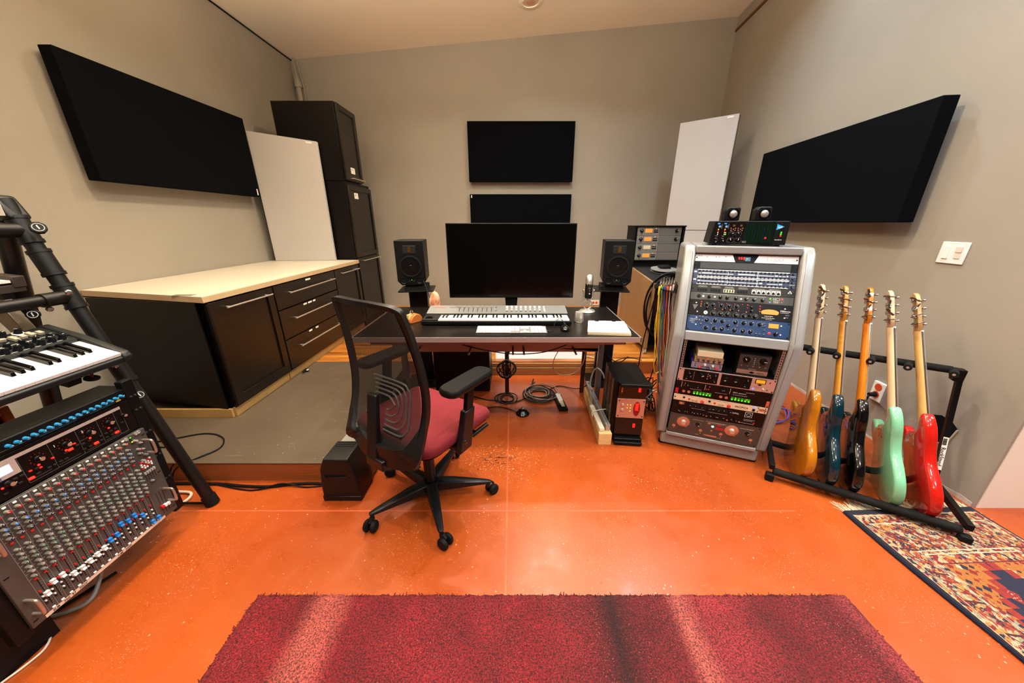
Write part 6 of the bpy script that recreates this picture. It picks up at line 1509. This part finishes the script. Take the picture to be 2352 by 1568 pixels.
for k in range(16):
    x = .0515+.0234*k
    lines.box(x-.0122, FY-.0003, .012, x-.0116, FY+.0005, .425)
    MB().box(x+.0012, FY-.0004, .032, x+.0032, FY+.0005, .148).build('fader_slot', ink, t)
    z = min(fz[k]-.156, .135); m_ = white if k < 8 else bluecap
    MB().add([(x-.004, FY-.001, z-.008), (x+.008, FY-.001, z-.008), (x+.008, FY-.001, z+.008), (x-.004, FY-.001, z+.008), (x-.003, FY-.013, z-.008), (x+.007, FY-.013, z-.008), (x+.007, FY-.013, z+.008), (x-.003, FY-.013, z+.008),
               (x-.003, FY-.009, z), (x+.007, FY-.009, z)], [(0, 1, 5, 4), (1, 2, 6, 9, 5), (2, 3, 7, 6), (3, 0, 4, 8, 7), (4, 5, 9, 8), (8, 9, 6, 7), (0, 3, 2, 1)]).build('fader_cap', m_, t)
    for z, m_, nm in ((.418, ivory, 'button'), (.302, redcap, 'red_button'), (.149, redcap, 'red_button'), (.018, ivory, 'button')): MB().box(x-.004, FY-.004, z-.003, x+.004, FY, z+.003).build(nm, m_, t, bev=.001)
    for j in range(5): tiny.i = j % 2; tiny.box(x-.0095, FY-.005, .046+j*.010, x-.0055, FY, .051+j*.010)
    MB().box(x-.0095, FY-.006, .098, x-.0055, FY, .104).build('red_button', redcap, t)
    for z, _ in rowz:
        for q in range(3):
            l = random.uniform(.002, .005); prt.box(x-.0105+q*.006, FY-.0004, z-.0085, x-.0105+q*.006+l, FY+.0002, z-.0075)
    for q in range(11): prt.box(x+.0045, FY-.0004, .036+q*.0105, x+.0075, FY+.0002, .0368+q*.0105)
lines.build('channel_lines', mat('line_grey', '#9a948c', .5), t); o = tiny.build('small_buttons', [darkgrey, ivory], t); o['kind'] = 'stuff'; o = prt.build('fine_print', mat('print_grey', '#a09a92', .6), t)
for k, m_ in enumerate((redcap, white, white)):
    x = .430+.0125*k; MB().box(x+.001, FY-.0004, .02, x+.0025, FY+.0005, .13).build('fader_slot', ink, t); MB().box(x-.004, FY-.012, .052-.003*k, x+.006, FY, .066-.003*k).build('fader_cap', m_, t, bev=.002)
for k in range(5):
    x = .424+.009*k; MB().box(x, FY-.0004, .20, x+.0015, FY+.0005, .25).build('fader_slot', ink, t); MB().box(x-.003, FY-.008, .236, x+.0035, FY, .248).build('fader_cap', mat('grey_fader', '#8f8b86', .4), t, bev=.001)
    for j in range(4): MB().box(x-.002, FY-.005, .262+j*.010, x+.003, FY, .268+j*.010).build('small_button', redcap if (k+j) % 3 == 0 else ivory, t)
for x, z, m_ in ((.430, .415, greenled), (.43, .395, yellowled)): MB().lathe([(.003, 0), (.002, .002), (0, .003)], (x, FY, z), (0, -1, 0), 10).build('light', m_, t)
MB().box(.425, FY-.0006, .385, .432, FY, .42).build('level_meter', mat('dark_green_meter', '#0c2a10', .4), t)
for x, z in ((.415, .418), (.452, .42), (.462, .42)): MB().lathe([(.007, 0), (.007, .004), (.004, .005), (.004, .001)], (x, FY, z), (0, -1, 0), 14).build('jack', steel, t)
MB().box(.028, FY-.0006, .0, .43, FY+.0, .012).build('masking_tape', mat('masking_tape', '#d8b8a0', .8), t)
for s_, x in (('SUB', .045), ('MG', .075), ('57', .097), ('NOV', .118), ('TUBE', .24), ('SONO', .268)): text(s_, ink, t, (x, FY-.001, .002), .0115, shear=.2, sx=.9 if len(s_) < 4 else .7)
hm = mat('handle_metal', '#b9a89c', .3, metal=.8)
for x, z0_, z1_ in ((.466, .319, .380), (.466, .063, .126), (.012, .048, .108), (.012, .30, .36)):
    MB().tube(smooth([(x, FY, z0_), (x, FY-.028, z0_), (x, FY-.038, z0_+.008), (x, FY-.038, z1_-.008), (x, FY-.028, z1_), (x, FY, z1_)], 4), .0048, 10).build('handle', hm, t)
for x in (.008, W-.008):
    for z in (.02, .21, .40): MB().box(x-.006, FY-.0008, z-.002, x+.006, FY, z+.002).build('rack_slot', ink, t)

# ================================================================ synthesizers in the stand
def synth_frame(o, tilt): return frame(o, (0, 1, 0), (math.sin(tilt), 0, math.cos(tilt)))
t = thing('synthesizer', 'black synthesizer with white keys and rows of knobs and sliders on the stand', 'synthesizer', M=synth_frame((-1.588, .28, .855), R(19)))
synb = mat('synth_body', '#15181a', .42, spec=.4)
MB().prism([(-.012, .0), (-.012, .022), (.0, .030), (.16, .034), (.165, .052), (.30, .052), (.305, .0)], 0, 1.0, 'x').build('body', synb, t, bev=.003)
MB().prism([(-.016, .004), (-.018, .026), (.0, .042), (.165, .058), (.302, .058), (.306, .0)], .972, 1.004, 'x').build('end_cheek', synb, t, bev=.006)
piano_keys(t, .125, 36, .0235, -.004, .150, .043, zb=.0095, wt=.012, bl=.62)
for x in (.2, .8): MB().box(x, .0, -.03, x+.04, .30, -.001).build('support_arm', blackm, t)
MB().box(.10, .151, .03, .968, .162, .054).build('key_rest', synb, t, bev=.002)
syk = mat('synth_knob', '#0e1114', .4)
def sk(x, y, r=.0105, ring=False):
    z = .052
    if ring: MB().lathe([(.0155, 0), (.0155, .002), (.0125, .0025)], (x, y, z), (0, 0, 1), 20).build('knob_ring', white, t)
    key = ('sk', r)
    if key not in KP: 
        mb = MB(); mb.lathe([(r*1.15, 0), (r*1.15, .003), (r, .005), (r*.82, .02), (0, .0205)], axis=(0, 0, 1), n=14); mb.i = 1; mb.box(-.0006, 0, .0203, .0006, r*.85, .0212); KP[key] = mb.build('knob', [syk, whiteink], t); o = KP[key]
    else: o = inst(KP[key], t, (0, 0, 0), name='knob')
    o.location = (x, y, z); o.rotation_euler = (0, 0, random.uniform(-2, 2))
random.seed(21)
for k in range(22): sk(.945-.031*k, .181, .0098)
for k in range(18): sk(.928-.038*k, .206, .0092)
for k in range(15): sk(.905-.04*k, .286, .0098, ring=k % 2 == 0)
for k in range(24):
    x = .935-.0235*k; MB().box(x-.0015, .225, .0525, x+.0015, .262, .0532).build('slider_slot', ink, t)
    MB().box(x-.007, .232+.018*random.random(), .053, x+.007, .246+.014*random.random()+.006, .064).build('slider_cap', mat('beige_slider', '#a89c88', .5), t, bev=.001)
for y in (.220, .270, .172): MB().box(.30, y, .0522, .955, y+.0015, .0528).build('panel_line', whiteink, t)
mb = MB()
for k in range(40):
    x = .86-k*.0022; mb.box(x, .2735, .0522, x+.0014, .279, .0528)
mb.build('fine_print', whiteink, t)
mb = MB()
for k in range(6): mb.box(.3+k*.11, .214, .0522, .36+k*.11, .216, .0528)
mb.build('fine_print', whiteink, t)
for k in range(3): MB().box(.955, .19+k*.013, .052, .975, .199+k*.013, .056).build('button', blackp, t)
MB().tube([(.88, .01, -.005), (.88, .01, -.03)], .005, 10).build('clamp_pin', mat('dark_red_pin', '#4a0c0c', .4), t); MB().lathe([(.022, 0), (.022, .003), (0, .004)], (.88, .01, -.035), (0, 0, 1), 16).build('clamp_disc', blackm, t)

t = thing('synthesizer', 'grey brown keyboard end cut by the left edge on the stand top tier', 'synthesizer', M=synth_frame((-1.895, .3, 1.135), R(6)))
gb = mat('brown_grey_body', '#3a302a', .45)
MB().box(.0, .0, .0, 1.0, .30, .030).build('base', gb, t, bev=.003); MB().box(.965, -.004, .018, 1.003, .30, .062).build('end_cheek', gb, t, bev=.004); MB().box(0, .13, .03, .965, .30, .058).build('panel', gb, t, bev=.003)
piano_keys(t, .14, 35, .0235, -.002, .128, .048, bl=.6)
MB().box(.3, .0, -.025, .34, .28, -.001).build('support_arm', blackm, t); MB().box(.93, .0, -.02, .96, .28, -.001).build('support_arm', blackm, t)
t = thing('synthesizer', 'wood-ended keyboard corner cut by the left edge below the black synthesizer', 'synthesizer', (-1.885, .3, .665))
owood = mat('orange_wood_cheek', '#b05a18', .4, var=.3, vscale=30)
MB().box(-.28, .0, .0, -.01, .77, .05).build('base', blackp, t); MB().box(-.29, .775, -.005, .0, .80, .078).build('wood_cheek', owood, t, bev=.003)
fr_ = t
MB().box(-.15, .0, .05, -.002, .774, .062).build('keybed', mat('peach_strip', '#e8c8a8', .4), t)
MB().box(-.25, .1, -.03, -.22, .75, -.001).build('support_arm', blackm, t)
t = thing('metal_bracket', 'brushed grey slanted metal bracket behind the black synthesizer', 'bracket', (-1.97, 1.27, .93))
MB().hexa([(-.01, 0, .0), (.045, 0, .0), (.045, .04, .0), (-.01, .04, .0), (-.11, 0, .19), (-.03, 0, .19), (-.03, .04, .19), (-.11, .04, .19)]).build('arm', mat('tan_metal', '#8a7d6a', .35, metal=.7), t, bev=.004)
MB().box(-.4, .0, .188, -.03, .04, .2).build('top_bar', MATS['tan_metal'], t)

# ================================================================ cables and pedals on the floor
def cable(name, label, pts, r, m, cat='cable', k=6):
    o = MB().tube(smooth(pts, k), r, 8).build(name, m, None); return tag(o, label, cat)
gc = mat('grey_cable', '#8d877c', .5); wc = mat('white_cable', '#d9c8b4', .5)
cable('cable', 'thick grey cable curving below the mixer', [(-2.2, .80, .007), (-1.884, .814, .007), (-1.781, .821, .007), (-1.68, .843, .007), (-1.625, .889, .02), (-1.66, .974, .08), (-1.70, 1.02, .13)], .007, gc)
cable('cable', 'thin white cord running out of the frame at the bottom left', [(-1.80, .85, .02), (-1.72, .811, .006), (-1.65, .78, .005), (-1.61, .734, .005), (-1.612, .686, .005), (-1.63, .63, .005), (-1.66, .5, .005), (-1.7, .3, .005)], .0035, wc)
cable('cable', 'black cord lying beside the white cord at the bottom left', [(-1.66, 1.0, .006), (-1.70, .9, .006), (-1.749, .786, .006), (-1.75, .70, .006), (-1.8, .5, .006)], .006, blackp)
cable('cable', 'short pale hose loop beside the foot of the keyboard stand', [(-1.80, 1.26, .01), (-1.75, 1.31, .01), (-1.715, 1.38, .01), (-1.735, 1.43, .01), (-1.80, 1.44, .01), (-1.88, 1.43, .02)], .007, wc)
cable('cable', 'black cord looping on the brown platform behind the stand leg', [(-2.3, 1.7, .131), (-2.15, 1.72, .131), (-1.95, 1.80, .131), (-1.80, 1.76, .131), (-1.73, 1.66, .131), (-1.78, 1.57, .131), (-1.87, 1.522, .10), (-1.92, 1.49, .006), (-1.97, 1.40, .005)], .0042, blackp)
cable('cable', 'second black cord looping over the platform edge', [(-2.35, 1.66, .131), (-2.15, 1.66, .131), (-2.0, 1.66, .131), (-1.90, 1.60, .131), (-1.90, 1.522, .10), (-1.93, 1.50, .006), (-1.99, 1.42, .005), (-2.1, 1.35, .005)], .0042, blackp)
cable('cable', 'thick black cord running along the foot of the platform', [(-1.95, 1.50, .008), (-1.831, 1.505, .008), (-1.64, 1.50, .008), (-1.5, 1.485, .008), (-1.35, 1.48, .008), (-1.23, 1.50, .008), (-1.12, 1.505, .008), (-1.06, 1.50, .008)], .008, blackp)
cable('cable', 'thin black cord twisted beside the thick one at the platform foot', [(-1.7, 1.51, .005), (-1.5, 1.465, .005), (-1.4, 1.46, .005), (-1.28, 1.49, .02), (-1.15, 1.48, .005), (-1.05, 1.49, .005)], .004, blackp)
for (cx, cy, rx, ry, nn, rr_, lab, mm) in ((.235, 2.53, .125, .125, 12, .0036, 'coil of thin black and pale cables on the floor under the desk', blackp), (-.045, 2.46, .075, .085, 4, .004, 'small coil of black cable under the desk beside the brown post', blackp)):
    mb = MB(); random.seed(int(nn))
    for k in range(nn):
        a0 = random.uniform(0, 6); ox, oy = random.gauss(0, .012), random.gauss(0, .01); s = random.uniform(.6, 1.15)
        mb.i = 1 if (nn == 12 and k % 3 == 2) else 0
        mb.tube([(cx+ox+rx*s*math.cos(a+a0), cy+oy+ry*s*math.sin(a+a0), .006+k*.003+.003*math.sin(2*a+k)) for a in [2*PI*j/36 for j in range(36)]], rr_, 6, closed=True)
    tag(mb.build('cable_coil', [mm, gc]), lab, 'cable coil')
cable('cable', 'black cord running from the coil towards the subwoofer', [(.14, 2.50, .006), (.0, 2.40, .006), (-.12, 2.44, .006), (-.2, 2.45, .006), (-.35, 2.52, .006)], .004, blackp)
cable('cable', 'pair of black cords from the coil to the pine beam', [(.30, 2.60, .01), (.42, 2.70, .006), (.55, 2.62, .02), (.60, 2.5, .1), (.66, 2.5, .14), (.76, 2.52, .08)], .004, blackp)
cable('cable', 'curved pale cord hanging below the desk at the right', [(.40, 2.3, .60), (.34, 2.5, .35), (.36, 2.6, .2), (.45, 2.66, .13), (.55, 2.62, .18), (.58, 2.5, .33), (.57, 2.4, .55)], .0035, wc)
cable('cable', 'black cord drooping below the desk front', [(-.33, 1.99, .665), (-.2, 1.975, .635), (.0, 1.97, .605), (.2, 1.975, .615), (.36, 1.99, .665)], .0035, blackp)
t = thing('cable_bundle', 'tied bundle of grey and black cables hanging on the brown desk post', 'cable bundle', (-.045, 2.56, .16))
random.seed(4)
for nm, m_, n_ in (('grey_cords', gc, 6), ('black_cords', blackp, 5)):
    mb = MB()
    for k in range(n_):
        s = random.uniform(.8, 1.15); ph = random.uniform(0, 6); mb.tube([(.05*s*math.cos(a)+.014*math.sin(2*a+ph)+.012*math.sin(ph), -.01+.005*k*(1 if n_ == 6 else -1)-.01*math.sin(a), .075+.075*s*math.sin(a)+.012*math.cos(ph)) for a in [2*PI*j/28 for j in range(28)]], .004, 6, closed=True)
    mb.tube(smooth([(.0, 0, .15), (-.03+.01*n_, -.03, .25), (-.08+.03*n_, -.2, .40), (-.1+.04*n_, -.3, .44)]), .004, 6)
    mb.build(nm, m_, t)
MB().tube([(.016*math.cos(a), -.02+.022*math.sin(a), .15) for a in [2*PI*j/14 for j in range(14)]], .004, 6, closed=True).build('tie', rubber, t)
t = thing('sustain_pedal', 'black sustain pedal with a chrome and cream foot plate under the desk', 'pedal', (.405, 2.28, 0), R(6))
MB().box(-.035, 0, .0, .035, .24, .02).build('base', rubber, t, bev=.004); MB().prism([(-.014, .02), (.014, .02), (.018, .10), (.0, .13), (-.018, .10)], .028, .036, 'z').build('foot_plate', mat('cream_metal', '#cdbf9c', .3, metal=.4), t, bev=.003)
MB().box(-.02, .1, .02, .02, .22, .04).build('housing', steel, t, bev=.003)
t = thing('foot_switch', 'small round black foot switch with chrome button on the orange floor', 'foot switch', (.082, 2.245, 0))
MB().lathe([(.052, 0), (.052, .006), (.044, .012), (.030, .034), (.018, .042), (0, .043)], n=28).build('base', blackg, t)
MB().lathe([(.010, .042), (.010, .054), (.006, .058), (0, .058)], n=16).build('button', chrome, t)
MB().tube(smooth([(-.045, .01, .008), (-.1, .06, .004), (-.2, .1, .004), (-.32, .07, .004), (-.5, .06, .004)]), .003, 6).build('cord', blackp, t)
t = thing('video_cable', 'short black forked cord end lying on the floor behind the coil', 'cable', (.18, 2.72, 0))
MB().tube([(-.02, -.04, .006), (0, 0, .008), (.01, .05, .02), (.02, .08, .025)], .006, 8).build('cord', blackp, t); MB().tube([(0, 0, .01), (.03, .03, .02)], .004, 6).build('fork', blackp, t)
for k, (p, lab, m_) in enumerate((
    ([(.86, 2.3, .45), (.88, 2.6, .28), (.84, 2.9, .30), (.80, 3.0, .5)], 'black cord arching behind the power supplies', blackp),
    ([(.74, 3.1, .135), (.85, 2.99, .135), (.97, 2.85, .06), (1.1, 2.7, .03), (1.3, 2.5, .02)], 'white cord crossing from the platform to the rack', wc),
    ([(1.0, 2.10, 1.0), (1.02, 2.16, .6), (1.0, 2.2, .3), (.98, 2.25, .02)], 'black cord hanging down between the cart and the rack', blackp),
    ([(.95, 2.2, .9), (.93, 2.25, .5), (.95, 2.3, .02)], 'black microphone cord with silver plug beside the patch cables', blackp),
    ([(1.25, 2.98, .14), (1.1, 2.99, .16), (.95, 2.95, .1), (.9, 2.7, .01)], 'thin black cord lying over the platform edge near the cart', blackp))):
    cable('cable', lab, p, .004 if k != 1 else .0055, m_)
random.seed(12)
mb = MB()
for k in range(12):
    p = [(1.02+random.uniform(-.05, .08), 2.25+random.uniform(-.08, .12), random.uniform(.01, .3)) for _ in range(5)]; mb.i = k % 3 if k % 3 < 2 else 0; mb.tube(smooth(p, 4), .0045, 6)
tag(mb.build('cable_tangle', [blackp, gc]), 'tangle of black and grey cables behind the power supplies', 'cable tangle')['kind'] = 'stuff'
mb = MB()
for k, m_ in enumerate((0, 1, 2, 0, 1)):
    mb.i = m_; p = [(1.78+.05*k, 2.35-.03*k, .01), (1.95+.02*k, 2.30, .03), (2.08, 2.2+.02*k, .06), (2.0, 2.12, .02), (1.85, 2.1+.03*k, .01), (1.75, 2.2, .01)]; mb.tube(smooth(p, 5), .005, 6)
tag(mb.build('cable_tangle', [mat('blue_cable', '#2a4a9a', .5), mat('red_cable', '#b02a30', .5), blackp]), 'blue and red cables tangled behind the rack and first bass', 'cable tangle')['kind'] = 'stuff'

# ================================================================ group names for look-alike repeats
for o in C.objects:
    if o.parent is None and 'label' in o and 'group' not in o:
        b = o.name.split('.')[0]; l = o['label']
        if b == 'studio_speaker': o['group'] = 'studio speakers beside the monitor'
        elif b == 'speaker_stand': o['group'] = 'column stands under the studio speakers'
        elif b == 'mini_speaker': o['group'] = 'cube speakers on the module box'
        elif b == 'acoustic_panel': o['group'] = 'black fabric acoustic panels'
        elif b == 'leaning_panel': o['group'] = 'pale grey leaning panels'
        elif b == 'rack_unit' and 'in the cart rack' in l: o['group'] = 'meter compressors in the cart rack'
        elif b == 'rack_unit' and 'patch bay with' in l: o['group'] = 'navy patch bays in the grey rack'
        elif b == 'rack_unit' and 'mixer' not in l and 'effects unit' not in l: o['group'] = 'rack units in the grey rack'
